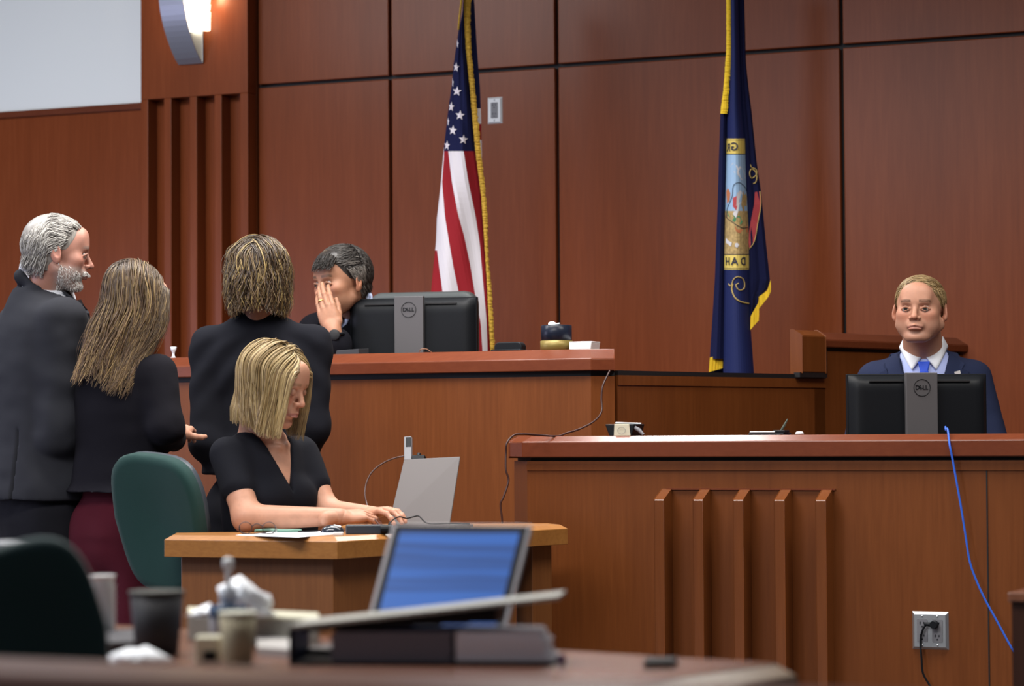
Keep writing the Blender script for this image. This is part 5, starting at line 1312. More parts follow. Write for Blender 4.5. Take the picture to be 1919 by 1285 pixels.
def collar(lf, parent, m, w=.064, d=.062, zf=-.028, zb=.040, drop=.066, yoff=0.0, tip=.047):
    mb = MB(); n = 40
    def rim(q): x = w*math.sin(q); y = yoff-d*-math.cos(q)*1.0; f = (1+math.cos(q))/2; return x, y, zb+(zf-zb)*f
    # stand
    top = []; bot = []
    for i in range(n+1):
        q = -math.pi+.0+2*math.pi*i/n; x, y, z = rim(q); top.append(lf.wv(x, y, z+.008)); bot.append(lf.wv(x*1.10, y*1.08, z-.022))
    for i in range(n): mb.add([bot[i], bot[i+1], top[i+1], top[i]], [(0, 1, 2, 3)], 0, True)
    mb.build('collar_band', m, parent, solid=.004)
    for s in (-1, 1):                    # the turned-down leaves
        mb = MB(); nu, nv = 10, 5
        def leaf(u, v):
            tx = .003+(w*.96-.003)*math.sin(u*math.pi/2); tz = zf+.006+(zb-zf)*u**1.2; ty = yoff+d*math.cos(u*math.pi/2*.92)+.006
            bx_ = tip-.006+(w*1.22-tip+.006)*u; bz_ = zf-drop*(1-u)**.8+(zb-.028-zf)*u; by_ = max(YS(bx_, bz_)+.007, ty*.4 if u > .8 else 0)
            x = tx+(bx_-tx)*v; z = tz+(bz_-tz)*v; y = ty+(by_-ty)*v+.006*math.sin(math.pi*v); y = max(y, YS(x, z)+.005 if u < .8 else y)
            return lf.wv(s*x, y, z)
        mb.grid(leaf, nu, nv); mb.build('collar_leaf', m, parent, solid=.003)
collar(BW, wit, SHIRTW, w=.068, d=.066, zf=-.026, zb=.040, drop=.045)
TIEB = mat('blue_tie', (.008, .06, .55), .45, bump=.2, bscale=500)
def tie(lf, parent, m, y0, z0, ln=.3, tilt=-.0):
    y0 = YS(0, z0-.02)+.010; y1 = YS(0, z0-.05)+.006; y2 = YS(0, z0-ln)+.006
    k = MB(); pr = [(-.020, 0), (.020, 0), (.0125, -.036), (-.0125, -.036)]
    k.hexa([lf.wv(x, y0-.004, z0+z) for x, z in ((-.0125, -.036), (.0125, -.036))]+[lf.wv(.0125, y0+.014, z0-.036), lf.wv(-.0125, y0+.014, z0-.036)]+[lf.wv(-.021, y0-.018, z0), lf.wv(.021, y0-.018, z0), lf.wv(.021, y0+.006, z0), lf.wv(-.021, y0+.006, z0)])
    k.build('tie_knot', m, parent, bevel=.004, seg=3)
    b = MB(); b.hexa([lf.wv(-.034, y2, z0-ln), lf.wv(.034, y2, z0-ln), lf.wv(.034, y2+.006, z0-ln), lf.wv(-.034, y2+.006, z0-ln), lf.wv(-.0145, y1, z0-.032), lf.wv(.0145, y1, z0-.032), lf.wv(.0145, y1+.008, z0-.032), lf.wv(-.0145, y1+.008, z0-.032)])
    b.build('tie', m, parent, bevel=.002)
tie(BW, wit, TIEB, .088, -.042)
def lapel(lf, parent, m, s, x0, zt, zb, y_at, notch=.055, wid=.062):
    o = []                               # outline in (x, z), from the collar down to the button
    pts_in = [(x0, zt), (x0*.75, zt-.10), (x0*.3, zb+.10), (.0, zb)]
    pts_out = [(x0+.030, zt-.005), (x0+wid*.86, zt-.045), (x0+wid*.70, zt-.062), (x0+wid*1.08, zt-.072), (x0+wid*.45, (zt+zb)/2-.03), (.012, zb-.01)]
    poly = pts_out+list(reversed(pts_in))
    mb = MB(); f = [lf.wv(s*x, y_at(s*x, z)+.006, z) for x, z in poly]; bk = [lf.wv(s*x, y_at(s*x, z)-.006, z) for x, z in poly]
    if s > 0: f = list(reversed(f)); bk = list(reversed(bk))
    mb.prism(bk, f); mb.build('lapel', m, parent)
def ysurf(tor, off=0):
    a = np.array(sorted(tor)); 
    def f(x, z):
        cy = np.interp(z, a[:, 0], a[:, 2]); rx = np.interp(z, a[:, 0], a[:, 3]); ry = np.interp(z, a[:, 0], a[:, 4]); return float(cy+ry*(max(0, 1-(abs(x)/rx)**2.25))**(1/2.25))+off
    return f
for s in (-1, 1): lapel(BW, wit, NAVYS, s, .084, -.006, -.33, ysurf(tor))
pn = BW.wv(-.112, ysurf(tor)(-.112, -.082)+.012, -.082)
MB().cbox(pn, (.010, .0015, .0055), Matrix.Rotation(-.25, 3, 'Y')).build('lapel_pin', mat('pin_silver', (.75, .72, .72), .3, metal=.3), wit)
# witness hair: short, fair, combed to the side
FAIR = [(.30, .20, .085), (.24, .15, .065), (.36, .26, .13), (.18, .11, .05)]
def hairline_short(p, front=.072, side=-.012):
    x, y, z = p.T; zf = front-.35*np.abs(x)**1.0*.5
    fz = np.where(y > .045, zf, np.where(y > .008, np.interp(y, [.008, .045], [.012, .060]), np.where(y > -.03, .014, -.035)))
    return z > fz
cap0 = [(ell((0, -.016, .0385), (.0795, .1000, .0885)), .01, '+'), (ell((0, .080, -.002), (.078, .072, .073)), .012, '-'), (rbx((0, .04, -.07), (.12, .055, .078), None, .004), .008, '-'), (rbx((0, -.1, -.115), (.12, .14, .075), None, .004), .01, '-')]
capW = capmesh(cap0, .0025, (.22, .14, .06))
P0 = skull_points(2600, hairline_short, .002, 3)*np.array([1.07, 1, .965])
def dW(P_, t): 
    D = np.tile(np.array([.9, .15, -.25]), (len(P_), 1)); D[P_[:, 2] < .075] = np.array([.05, -.5, -.9]); D[(P_[:, 0] < 0) & (P_[:, 2] > .075)] = np.array([.8, .25, .05]); return D+np.random.RandomState(int(t*100)).normal(0, .12, P_.shape)
capW = (capW[0]*np.array([1.07, 1, .965]), capW[1], capW[2])
locks('hair', wit, HW, P0, .0042, 6, dW, .0016, FAIR, HAIR, skull_push(.0065, np.array([1.07, 1, .965]), .6), cap=capW, seed=5)
# his chair
t = thing('office_chair', 'black office chair mostly hidden behind the man in the navy suit', 'chair', (P(1740, 700, 9.1).x, 9.05, 0))
SCF = Frame((P(1740, 700, 9.1).x, 9.14, 0), -.15)
MB().box(SCF, -.17, .17, -.08, -.02, BW.o[2]-.52, BW.o[2]-.16).build('backrest', BLACKP, t, bevel=.02, seg=3)
MB().box(SCF, -.20, .20, -.04, .42, BW.o[2]-.74, BW.o[2]-.66).build('seat', BLACKP, t, bevel=.02, seg=3)
MB().tube([SCF(0, .18, BW.o[2]-.74), SCF(0, .18, 0)], .03, 12).build('post', BLACKP, t)

# ===== judge
jud = thing('person', "judge in a dark robe leaning forward with a ringed hand over his mouth", 'person', (P(650, 600, 9.6).x, 9.62, 0))
HJ = LF(P(641, 530, 9.42), fwdz(-.72, -.67, -.12), (-.10, -.05, 1))
BJ = LF(P(664, 573, 9.60), fwdz(-.50, -.86, 0), (-.10, -.25, 1))
toneJ = (.36, .175, .105)
ne = HJ.l(BJ.wv(0, -.01, -.04))
g = dict(flat=1, jaw=1.0, fat=.0, nose=1.0, neck=1.0, neckend=tuple(ne), iris=(.03, .02, .015), gaze=(.0, -.05))
hs = 1.09
Vw, Q_, C_, Vl, N_ = make_head(jud, HJ, g, toneJ, hs, brow=((.05, .03, .02), .9), stub=((.28, .16, .11), .25))
wr0 = P(624, 617, 9.22); fing = P(602, 550, 9.25)
dirh = (fing-wr0).normalized()
view = Vector((0, -1, .0))
hp, tips = hand_prims(wr0, dirh, view+Vector((-.25, 0, .1)), [(14, 14, 10), (10, 12, 8), (10, 12, 8), (12, 14, 10)], spread=-2.5, thumb=(.92, .22, -.45), sc=.99, tc=12, side=1)
lyv = dirh.cross((view+Vector((-.25, 0, .1)))).normalized()
if lyv.x < 0:
    hp, tips = hand_prims(wr0, dirh, view+Vector((-.25, 0, .1)), [(14, 14, 10), (10, 12, 8), (10, 12, 8), (12, 14, 10)], spread=-2.5, thumb=(.92, .22, -.45), sc=.99, tc=12, side=-1)
elb = P(625, 690, 9.24); elb.z = JT+.03
hp.append((cone(wr0-dirh*.01, P(634, 650, 9.24), .027, .036), .012, '+'))
V3, Q3, C3 = skin_chunk(hp, .0019, toneJ)
bodyp = [(loft([(0, 0, 0, .06, .055), (-.06, 0, 0, .15, .08), (-.12, 0, 0, .17, .10), (-.55, 0, 0, .14, .10)]), .01, '+')]
V2, Q2, C2 = skin_chunk(bodyp+legs_sit(-.55), .008, toneJ)
join_chunks('body', [(Vw, Q_, C_), (BJ.w(V2), Q2, C2), (V3, Q3, C3)], SKIN, jud)
ROBE = mat('black_robe', (.004, .004, .007), .9, bump=.2, bscale=700, spec=.15)
torJ = suit_torso(.225, .13, .07, -.60, .20)
le = BJ.l(elb); lw = BJ.l(P(633, 640, 9.25))
rs = (.165, 0, -.10); 
armR = [cone(rs, tuple(le), .075, .06), cone(tuple(le), tuple(lw), .058, .046)]
oth = BJ.l(P(735, 660, 9.60)); armL = [cone((-.165, 0, -.10), tuple(oth), .075, .06), cone(tuple(oth), tuple(BJ.l(P(690, 690, 9.45))), .06, .045)]
jacket(BJ, 'robe', ROBE, jud, torJ, [armR, armL], res=.0065, vcut=[(wedge(-.20, .0, .05, .02), .004, '-')], seed=9, wr=.005)
cloth('dress_shirt', [(loft([(.01, 0, 0, .062, .058), (-.03, 0, .0, .10, .080), (-.08, 0, .004, .15, .104), (-.30, 0, .006, .15, .108), (-.5, 0, 0, .15, .10)], 2.2), .01, '+')], .006, mat('pale_blue_shirt', (.40, .46, .62), .8), jud, BJ, .0015, 20, 3)
collar(BJ, jud, MATS['pale_blue_shirt'], w=.064, d=.064, zf=-.028, zb=.05, drop=.05)
tie(BJ, jud, mat('dark_tie', (.05, .012, .014), .6), .086, -.04, .2)
# watch and ring
wa_ = wr0-dirh*.030
ax = dirh; e1 = view.cross(ax).normalized(); e2 = ax.cross(e1).normalized()
wt = MB().tube([wa_+(e1*math.cos(q)*.031+e2*math.sin(q)*.029) for q in [2*math.pi*i/28 for i in range(29)]], .006, 6, caps=False, flat=1.0).build('watch_band', BLACKP, jud)
Rm = Matrix((e1, ax, -e2)).transposed()
if (-e2).y > 0: Rm = Matrix((e1, ax, e2)).transposed()
fc = wa_+(Vector((0, -1, 0))-ax*ax.dot(Vector((0, -1, 0)))).normalized()*.030
nf = (fc-wa_).normalized(); b1 = ax.cross(nf).normalized(); Rf = Matrix((b1, ax, nf)).transposed()
MB().lathe(fc, [(.004, -.004), (.0205, -.003), (.0215, 0), (.0205, .004), (.0185, .005), (.003, .0052)], 32, Rf).build('watch', mat('watch_face', (.004, .004, .006), .5, spec=.3), jud)
k0 = .089*1.06; lyv = dirh.cross(view+Vector((-.25, 0, .1))).normalized(); lyv = lyv if lyv.x > 0 else -lyv
pnr = (view+Vector((-.25, 0, .1))); pnr = (pnr-dirh*pnr.dot(dirh)).normalized()
dfr = (dirh*math.cos(R_(10))-pnr*math.sin(R_(10))).normalized(); rc = wr0+dirh*k0+lyv*(-.0105*1.06)+dfr*.022
rx_ = dfr.cross(pnr).normalized(); rz_ = rx_.cross(dfr)
MB().tube([rc+(rx_*math.cos(q)+rz_*math.sin(q))*.0098 for q in [2*math.pi*i/20 for i in range(21)]], .0022, 6, caps=False).build('ring', mat('gold_ring', (.9, .62, .25), .25, metal=.8), jud)
DKH = [(.020, .017, .015), (.035, .030, .026), (.06, .052, .046), (.015, .012, .010)]
def hlJ(p):
    x, y, z = p.T; zf = .064+np.clip(np.abs(x)-.035, 0, 1)*.5
    fz = np.where(y > .040, zf, np.where(y > .006, np.interp(y, [.006, .040], [.006, .058]), np.where(y > -.03, .010, -.045)))
    return z > fz
capJ0 = [(ell((0, -.018, .0395), (.0805, .1010, .0895)), .01, '+'), (ell((0, .028, .074), (.056, .064, .042)), .02, '+'), (ell((0, .084, -.012), (.078, .072, .074)), .012, '-'), (rbx((0, .045, -.07), (.12, .055, .076), None, .004), .008, '-'), (rbx((0, -.1, -.13), (.12, .14, .08), None, .004), .01, '-')]
capJ = capmesh(capJ0, .0025, (.022, .018, .016), sc=hs)
P0 = skull_points(2600, hlJ, .002, 13, hs)
def dJ(P_, t):
    D = np.tile(np.array([.35, .6, -.1]), (len(P_), 1)); D[P_[:, 2] < .06] = np.array([.0, -.5, -.8]); D[P_[:, 1] < -.03] = np.array([0, -.25, -.9]); return D+np.random.RandomState(int(t*100)).normal(0, .15, P_.shape)
hj = locks('hair', jud, HJ, P0, .0048, 6, dJ, .0020, DKH, HAIR, skull_push(.0125, hs, .5), cap=capJ, seed=15)
# forelock
P0 = skull_points(420, lambda p: (p[:, 1] > .045) & (p[:, 2] > .062) & (np.abs(p[:, 0]) < .05), .004, 17, hs)
locks('hair', jud, HJ, P0, .0075, 6, lambda P_, t: np.tile(np.array([-.35, .8, -.15-.9*t]), (len(P_), 1))+np.random.RandomState(int(t*90)).normal(0, .15, P_.shape), .0020, DKH, HAIR, skull_push(.0125, hs, 0), seed=18)
# grey temples
P0 = skull_points(420, lambda p: (np.abs(p[:, 0]) > .052) & (p[:, 2]+p[:, 1]*.3+.012*np.random.RandomState(3).normal(size=len(p)) < .048) & hlJ(p) & (p[:, 1] > -.035), .003, 14, hs)
locks('hair', jud, HJ, P0, .0045, 6, dJ, .0014, [(.13, .115, .10), (.18, .165, .15), (.08, .07, .06)], HAIR, skull_push(.0132, hs, .5), seed=16)
# ===== long hair helper: locks fall from a parting and drape over the skull
def falling_hair(parent, hf, n, seed, part_x=0, zend=-.12, off=.016, wave=.004, cols=None, cap=None, wd=.0020, nst=22, face=True, sweep=(0, 0, 0), front_ok=-1, grow=.012, crown=(0, -.03), spread_len=.25, zr=.03, sc=1.0, clear=.058, tuck=0, zfr=.066, tint=(1, 1)):
    gl = hf.M @ np.array([0, 0, -1.0]); rs = np.random.RandomState(seed)
    mask = (lambda p: (p[:, 2] > zr) & ((p[:, 1] < .045) | (p[:, 2] > zfr)))
    P0 = skull_points(n, mask, off*.4, seed, sc); L = (P0[:, 2]-zend)*rs.uniform(1-spread_len, 1.06, n)*1.12+.02; ph = rs.rand(n)*6.28; ph2 = rs.rand(n)*6.28; sgn = np.where(P0[:, 0]-part_x+rs.normal(0, .012, n)*(P0[:, 1] < .02) > 0, 1, -1.)
    sw = np.array(sweep)
    def D(P_, t):
        d = np.tile(gl, (n, 1)); top = sstep(.05, .11, P_[:, 2]); d[:, 0] += sgn*(.95*top)*min(1, .3+t*4); d[:, 1] += -.6*top*min(1, .3+t*4)
        if face:
            fr = (P_[:, 1] > .025) & (P_[:, 2] < .085); d[fr, 0] += sgn[fr]*.5*np.clip((clear+.02-np.abs(P_[fr, 0]))/.03, 0, 1.5); d[fr, 1] -= .22
        low = sstep(.0, -.08, P_[:, 2]); d += low[:, None]*sw
        d[:, 0] += wave*55*np.sin(ph+t*9)*(.3+t); d[:, 1] += wave*55*np.cos(ph2+t*8)*(.3+t)
        return d
    hs_ = L/nst
    def col(P_, t):
        P_ = skull_push(off*min(1, .5+t*2)+grow*t, sc)(P_, t)
        r = off+grow*t-tuck*sstep(.72, 1.0, t); q = np.stack([P_[:, 0], P_[:, 1]+.014], 1); a = (q/np.array([.0755*sc+r, .095*sc+r])); k = np.linalg.norm(a, axis=1); below = (P_[:, 2] < .02) & (k < .86) & (P_[:, 2] > -.16)
        f = np.where(below, .86/np.maximum(k, .3), 1)
        km = 1+.22*(1-sstep(.45, .9, t))
        if tuck: f = np.where((P_[:, 2] < .0) & (k > km) & (P_[:, 1] < .02), km/np.maximum(k, .3), f); P_[:, 0] *= f; P_[:, 1] = (P_[:, 1]+.014)*f-.014
        if face:
            bad = (P_[:, 1] > .030) & (np.abs(P_[:, 0]) < clear) & (P_[:, 2] < .066); P_[bad, 0] = sgn[bad]*clear
        return P_
    return locks('hair', parent, hf, P0, hs_, nst, D, wd, cols, HAIR, col, cap=cap, seed=seed+1, flat=.4, taper=.35, tint=tint)
def hair_bulk(zend, off, back_y=.0, w=.0, face=True, sc=1.0, flare=1.0):
    pr = [(ell((0, -.016, .038), (.0755+off, .0965+off, .0855+off*.8)), .01, '+'),
          (loft([(.05, 0, -.018, .060+off, .072+off), (-.02, 0, -.018, (.057+off)*flare, .060+off), (zend+.03, 0, -.02, (.052+off)*flare, .046+off), (zend+.01, 0, -.02, .04+off, .036+off)]), .02, '+')]
    if face: pr += [(ell((0, .085, -.014), (.068, .085, .074)), .015, '-'), (rbx((0, .10, -.10), (.058, .09, .11), None, .02), .015, '-')]
    return pr
def stand_legs(m, lf, parent, z0, hip=.10, spread=.10, name='trousers', rr=(.104, .086, .075), wz=.160):
    pr = [(loft([(z0+.16, 0, 0, wz*.8, wz*.55), (z0+.06, 0, 0, wz*.95, wz*.62), (z0-.02, 0, 0, wz, wz*.68)], 2.2), .03, '+'), (ell((0, 0, z0-.05), (wz*.98, wz*.72, .12)), .04, '+')]
    for s in (-1, 1): pr += [(cone((s*hip, 0, z0), (s*hip, .01, z0-.40), rr[0], rr[1]), .03, '+'), (cone((s*hip, .01, z0-.40), (s*hip, 0, z0-.74), rr[1], rr[2]), .02, '+')]
    return cloth(name, pr, .008, m, parent, lf, .004, 11, 5)
def shoes(lf, parent, z0, hip=.10, m=BLACKP):
    for s in (-1, 1):
        V, Q = sculpt([(cone((s*hip, -.03, z0+.04), (s*hip, .15, z0+.03), .042, .032), .02, '+'), (rbx((s*hip, .06, z0+.01), (.04, .13, .012), None, .01), .01, '+')], .006); raw_mesh('shoe', lf.w(V), Q, m, parent)
def nude(lf, tone, L, z0, arms):
    pr = [(loft([(0, 0, 0, .055, .05), (-.06, 0, 0, .13, .07), (-.12, 0, 0, .15, .085), (-.50, 0, 0, .12, .08), (-.58, 0, 0, .09, .06)]), .01, '+')]
    for s in (-1, 1):
        if L: pr += [(cone((s*.07, 0, -.60), (s*.09, 0, z0+.45), .05, .04), .03, '+'), (cone((s*.10, 0, z0+.45), (s*.10, 0, z0+.06), .048, .035), .02, '+')]
    for a, b, c in arms: pr += [(cone(a, b, .040, .034), .02, '+'), (cone(b, c, .034, .026), .02, '+')]
    V, Q, C = skin_chunk(pr, .009, tone); return lf.w(V), Q, C
def simple_hand(w_, d_, n_, tone, side, curls=(25, 30, 20), sc=.95, **k):
    hp, tips = hand_prims(w_, d_, n_, curls, side=side, sc=sc, **k); return skin_chunk(hp, .0021, tone)

# ===== grey-haired man, standing at the left
man = thing('person', 'bearded man with swept grey hair in a charcoal suit, standing at the far left', 'person', (P(62, 900, 8.02).x, 8.02, 0))
HM = LF(P(108, 476, 7.98), fwdz(.965, .20, -.10), (.02, 0, 1))
BM = LF(P(82, 543, 8.03), fwdz(.84, .54, 0), (.06, .03, 1))
toneM = (.40, .195, .145)
ne = HM.l(BM.wv(0, -.005, -.05))
beardp = []
g = dict(jaw=1.0, nose=1.25, neck=1.06, neckend=tuple(ne), iris=(.06, .06, .07), gaze=(.0, -.1), extra=beardp)
Vw, Q_, C_, Vl, Nl = make_head(man, HM, g, toneM, .96, brow=((.22, .19, .17), .8), stub=((.36, .33, .31), .75))
elb = P(112, 812, 7.86); wrm = P(178, 850, 8.10); shm = (.175, -.01, -.10)
elb2 = P(150, 800, 8.25); wr2 = P(215, 830, 8.30)
nb = nude(BM, toneM, True, -BM.o[2]+.0, [(shm, tuple(BM.l(elb)), tuple(BM.l(wrm))), ((-.175, 0, -.10), tuple(BM.l(elb2)), tuple(BM.l(wr2)))])
h1 = simple_hand(wrm, (wrm-elb), (0, 0, 1), toneM, 1); h2 = simple_hand(wr2, (wr2-elb2), (0, 0, 1), toneM, -1)
join_chunks('body', [(Vw, Q_, C_), nb, h1, h2], SKIN, man)
CHAR = mat('charcoal_suit', (.022, .023, .029), .9, bump=.3, bscale=900, spec=.2)
hem = P(60, 935, 8.0).z-BM.o[2]
torM = [(.004, 0, -.014, .086, .076), (-.012, 0, -.012, .108, .086), (-.038, 0, -.004, .155, .098), (-.07, 0, 0, .190, .116), (-.12, 0, 0, .205, .132), (-.24, 0, .0, .205, .142), (-.38, 0, .004, .190, .142), (-.48, 0, .0, .190, .145), (hem, 0, -.002, .215, .165)]
def mfold(V): return .003*np.sin(V[:, 0]*38+V[:, 2]*9)*sstep(-.35, -.6, V[:, 2])+.003*np.sin(V[:, 2]*55+V[:, 0]*20)*sstep(.13, .18, V[:, 0])*sstep(-.15, -.3, V[:, 2])
vent = [(rbx((.10, -.19, hem+.05), (.003, .09, .17), None, .001), .002, '-')]
jacket(BM, 'suit_jacket', CHAR, man, torM, [[cone(shm, tuple(BM.l(elb)), .072, .062), cone(tuple(BM.l(elb)), tuple(BM.l(wrm)), .058, .048)], [cone((-.175, -.01, -.10), tuple(BM.l(elb2)), .070, .058), cone(tuple(BM.l(elb2)), tuple(BM.l(wr2)), .058, .046)]],
       res=.0065, vcut=[(wedge(-.34, .02, .092, .0), .004, '-'), (cone((-.060, -.040, .004), (0, -.074, .040), .018), .018, '+'), (cone((.060, -.040, .004), (0, -.074, .040), .018), .018, '+'), (cone((.010, .004, .10), (.022, .050, -.060), .080, .104), .006, '-')]+vent, seed=21, wr=.005, folds=mfold)
cloth('dress_shirt', [(loft([(.03, 0, 0, .062, .062), (-.03, 0, .0, .10, .086), (-.08, 0, .004, .15, .108), (-.30, 0, .006, .16, .118), (-.5, 0, 0, .15, .11)], 2.2), .01, '+')], .006, SHIRTW, man, BM, .001, 20, 3)
collar(BM, man, SHIRTW, w=.070, d=.072, zf=.000, zb=.078, drop=.06)
PTIE = mat('patterned_tie', (.05, .05, .07), .6, var=.9, vscale=260)
tie(BM, man, PTIE, .098, -.045, .32)
for s in (-1, 1): lapel(BM, man, CHAR, s, .066, -.004, -.32, ysurf(torM))
TROU = mat('black_trousers', (.007, .007, .010), .9, spec=.2, bump=.2, bscale=800)
stand_legs(TROU, BM, man, -BM.o[2]+.84); shoes(BM, man, -BM.o[2])
GRY = [(.42, .40, .37), (.32, .30, .28), (.52, .50, .46), (.20, .185, .17), (.13, .12, .11)]
def hlM(p):
    x, y, z = p.T; fz = np.where(y > .045, .078, np.where(y > .012, np.interp(y, [.012, .045], [.018, .070]), np.where(y > -.03, .010, -.062)))
    return z > fz
capM = capmesh([(ell((0, -.020, .040), (.083, .104, .093)), .01, '+'), (loft([(.03, 0, -.04, .075, .075), (-.062, 0, -.045, .058, .052)]), .02, '+'), (ell((0, .088, -.004), (.084, .084, .090)), .012, '-'), (rbx((0, .045, -.07), (.12, .052, .078), None, .004), .008, '-')], .0025, (.27, .25, .23))
P0 = skull_points(3000, hlM, .004, 23, .95)
def dM(P_, t):
    D = np.tile(np.array([0, -1., .05]), (len(P_), 1)); b = P_[:, 1] < -.03; D[b] = np.array([0, -.25, -1]); s = (P_[:, 2] < .05) & ~b; D[s] = np.array([0, -.8, -.45]); f = (P_[:, 1] > .05); D[f] = np.array([0, -.7, .35])
    return D+np.random.RandomState(int(t*100)).normal(0, .22, P_.shape)
locks('hair', man, HM, P0, .0068, 7, dM, .0019, GRY, HAIR, skull_push(.010, .95, .35), cap=(capM[0]*.94, capM[1], capM[2]), seed=25)
# beard
def beard(parent, hf, Vl, Nl, mask, n, cols, ln=.003, seed=1, dirv=(0, .25, -1)):
    idx = np.where(mask(Vl))[0]; rs = np.random.RandomState(seed); pick = rs.choice(idx, n); P0 = Vl[pick]-Nl[pick]*.001; Nn = Nl[pick]
    def D(P_, t): return Nn*(.75-.5*t)+np.array(dirv)*.8+rs.normal(0, .15, P_.shape)
    return locks('beard', parent, hf, P0, ln, 4, D, .0011, cols, HAIR, None, seed=seed+3)
mk = lambda V: (V[:, 2] < -.030) & (V[:, 2] > -.128) & (V[:, 1] > .004) & (V[:, 2] < -.034-.45*np.clip(V[:, 1]-.03, 0, .05)+.0) & ~((np.abs(V[:, 0]) < .024) & (V[:, 2] > -.076) & (V[:, 2] < -.055) & (V[:, 1] > .08))
beard(man, HM, Vl, Nl, mk, 2000, [(.62, .59, .56), (.50, .45, .42), (.74, .72, .70)], .0017, 5)
mk2 = lambda V: (np.abs(V[:, 0]) < .026) & (V[:, 2] > -.056) & (V[:, 2] < -.044) & (V[:, 1] > .08)
beard(man, HM, Vl, Nl, mk2, 260, [(.55, .52, .50), (.42, .38, .36)], .0026, 6)
# folder he holds
o = MB().hexa([P(146, 562, 8.25), P(152, 561, 8.30), P(176, 610, 8.30), P(168, 616, 8.25), P(140, 566, 8.27), P(146, 565, 8.32), P(170, 640, 8.32), P(160, 640, 8.27)]).build('black_folder', BLACKP); tag(o, 'narrow black folder edge between the bearded man and the long-haired woman', 'folder')

# ===== woman with long fair hair
wl = thing('person', 'woman with long blond-streaked hair, black jacket and dark red trousers, seen from behind', 'person', (P(232, 900, 7.8).x, 7.82, 0))
HL = LF(P(250, 560, 7.80), fwdz(.78, .52, -.42), (.18, .10, 1))
BL_ = LF(P(226, 652, 7.84), fwdz(.50, .86, 0), (.05, .06, 1))
toneL = (.46, .24, .165)
ne = HL.l(BL_.wv(0, 0, -.04)); g = dict(jaw=.92, nose=.8, neck=.86, neckend=tuple(ne), closed=0, gaze=(0, -.3))
Vw, Q_, C_, Vl, Nl = make_head(wl, HL, g, toneL, .93)
shR = (.150, -.005, -.075); eR = P(311, 800, 7.72); wR = P(325, 822, 7.94); eL = P(150, 860, 7.95); wL = P(230, 850, 8.16)
nb = nude(BL_, toneL, True, -BL_.o[2], [(shR, tuple(BL_.l(eR)), tuple(BL_.l(wR))), ((-.15, 0, -.075), tuple(BL_.l(eL)), tuple(BL_.l(wL)))])
h1 = simple_hand(P(331, 812, 7.96), fwdz(.12, .95, .22), (.1, -.2, 1), toneL, 1, sc=.9); h2 = simple_hand(wL, wL-eL, (0, 0, 1), toneL, -1, sc=.85)
join_chunks('body', [(Vw, Q_, C_), nb, h1, h2], SKIN, wl)
BLKJ = mat('black_jacket', (.0065, .006, .0095), .92, bump=.25, bscale=800, spec=.18)
hem = P(200, 921, 7.84).z-BL_.o[2]
torL = [(.012, 0, -.008, .060, .055), (-.02, 0, -.005, .10, .07), (-.05, 0, 0, .150, .085), (-.10, 0, 0, .168, .100), (-.20, 0, .004, .162, .112), (-.32, 0, .004, .150, .105), (-.42, 0, 0, .158, .112), (hem, 0, 0, .172, .130)]
jacket(BL_, 'jacket', BLKJ, wl, torL, [[cone(shR, tuple(BL_.l(eR)), .058, .052), cone(tuple(BL_.l(eR)), tuple(BL_.l(wR)), .050, .040)], [cone((-.15, 0, -.075), tuple(BL_.l(eL)), .056, .048), cone(tuple(BL_.l(eL)), tuple(BL_.l(wL)), .048, .038)]], res=.0062, seed=31, wr=.004,
       folds=lambda V: .004*np.sin(V[:, 2]*70+V[:, 0]*30)*sstep(.12, .16, V[:, 0])*sstep(-.2, -.3, V[:, 2]))
stand_legs(mat('dark_red_trousers', (.060, .005, .012), .9, bump=.2, bscale=500, spec=.2), BL_, wl, -BL_.o[2]+.80, hip=.085, rr=(.086, .088, .092), wz=.140); shoes(BL_, wl, -BL_.o[2], .085)
LH = [(.15, .090, .048), (.22, .145, .066), (.31, .210, .095), (.10, .062, .038), (.085, .054, .036), (.125, .080, .046)]
gl_ = HL.M @ np.array([-.55, -.05, -1.0])
cap = capmesh(hair_bulk(-.10, -.001, back_y=-.01, sc=.93), .003, (.06, .04, .026))
cap = (cap[0]*.93, cap[1], cap[2])
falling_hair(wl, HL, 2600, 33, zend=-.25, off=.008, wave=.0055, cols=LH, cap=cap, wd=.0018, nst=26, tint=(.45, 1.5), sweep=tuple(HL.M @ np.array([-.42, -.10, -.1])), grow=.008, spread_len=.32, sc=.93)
MB().tube(spline([HL.wv(.072, -.005, .004), HL.wv(.075, .04, .008), HL.wv(.069, .083, .004)]), .0018, 6).build('glasses_temple', BLACKP, wl)
MB().tube([HL.wv(.040+.030*math.cos(q), .098-.012*math.cos(q), -.002+.024*math.sin(q)) for q in [2*math.pi*i/24 for i in range(25)]], .0020, 6, caps=False).build('glasses_rim', BLACKP, wl)
o = MB().hexa([P(325, 824, 7.95), P(352, 803, 8.02), P(356, 806, 8.12), P(331, 826, 8.05), P(326, 834, 7.95), P(354, 811, 8.02), P(357, 810, 8.12), P(332, 832, 8.05)]).build('paper', PAPER); tag(o, "folded white paper held low at the long-haired woman's hand", 'paper')

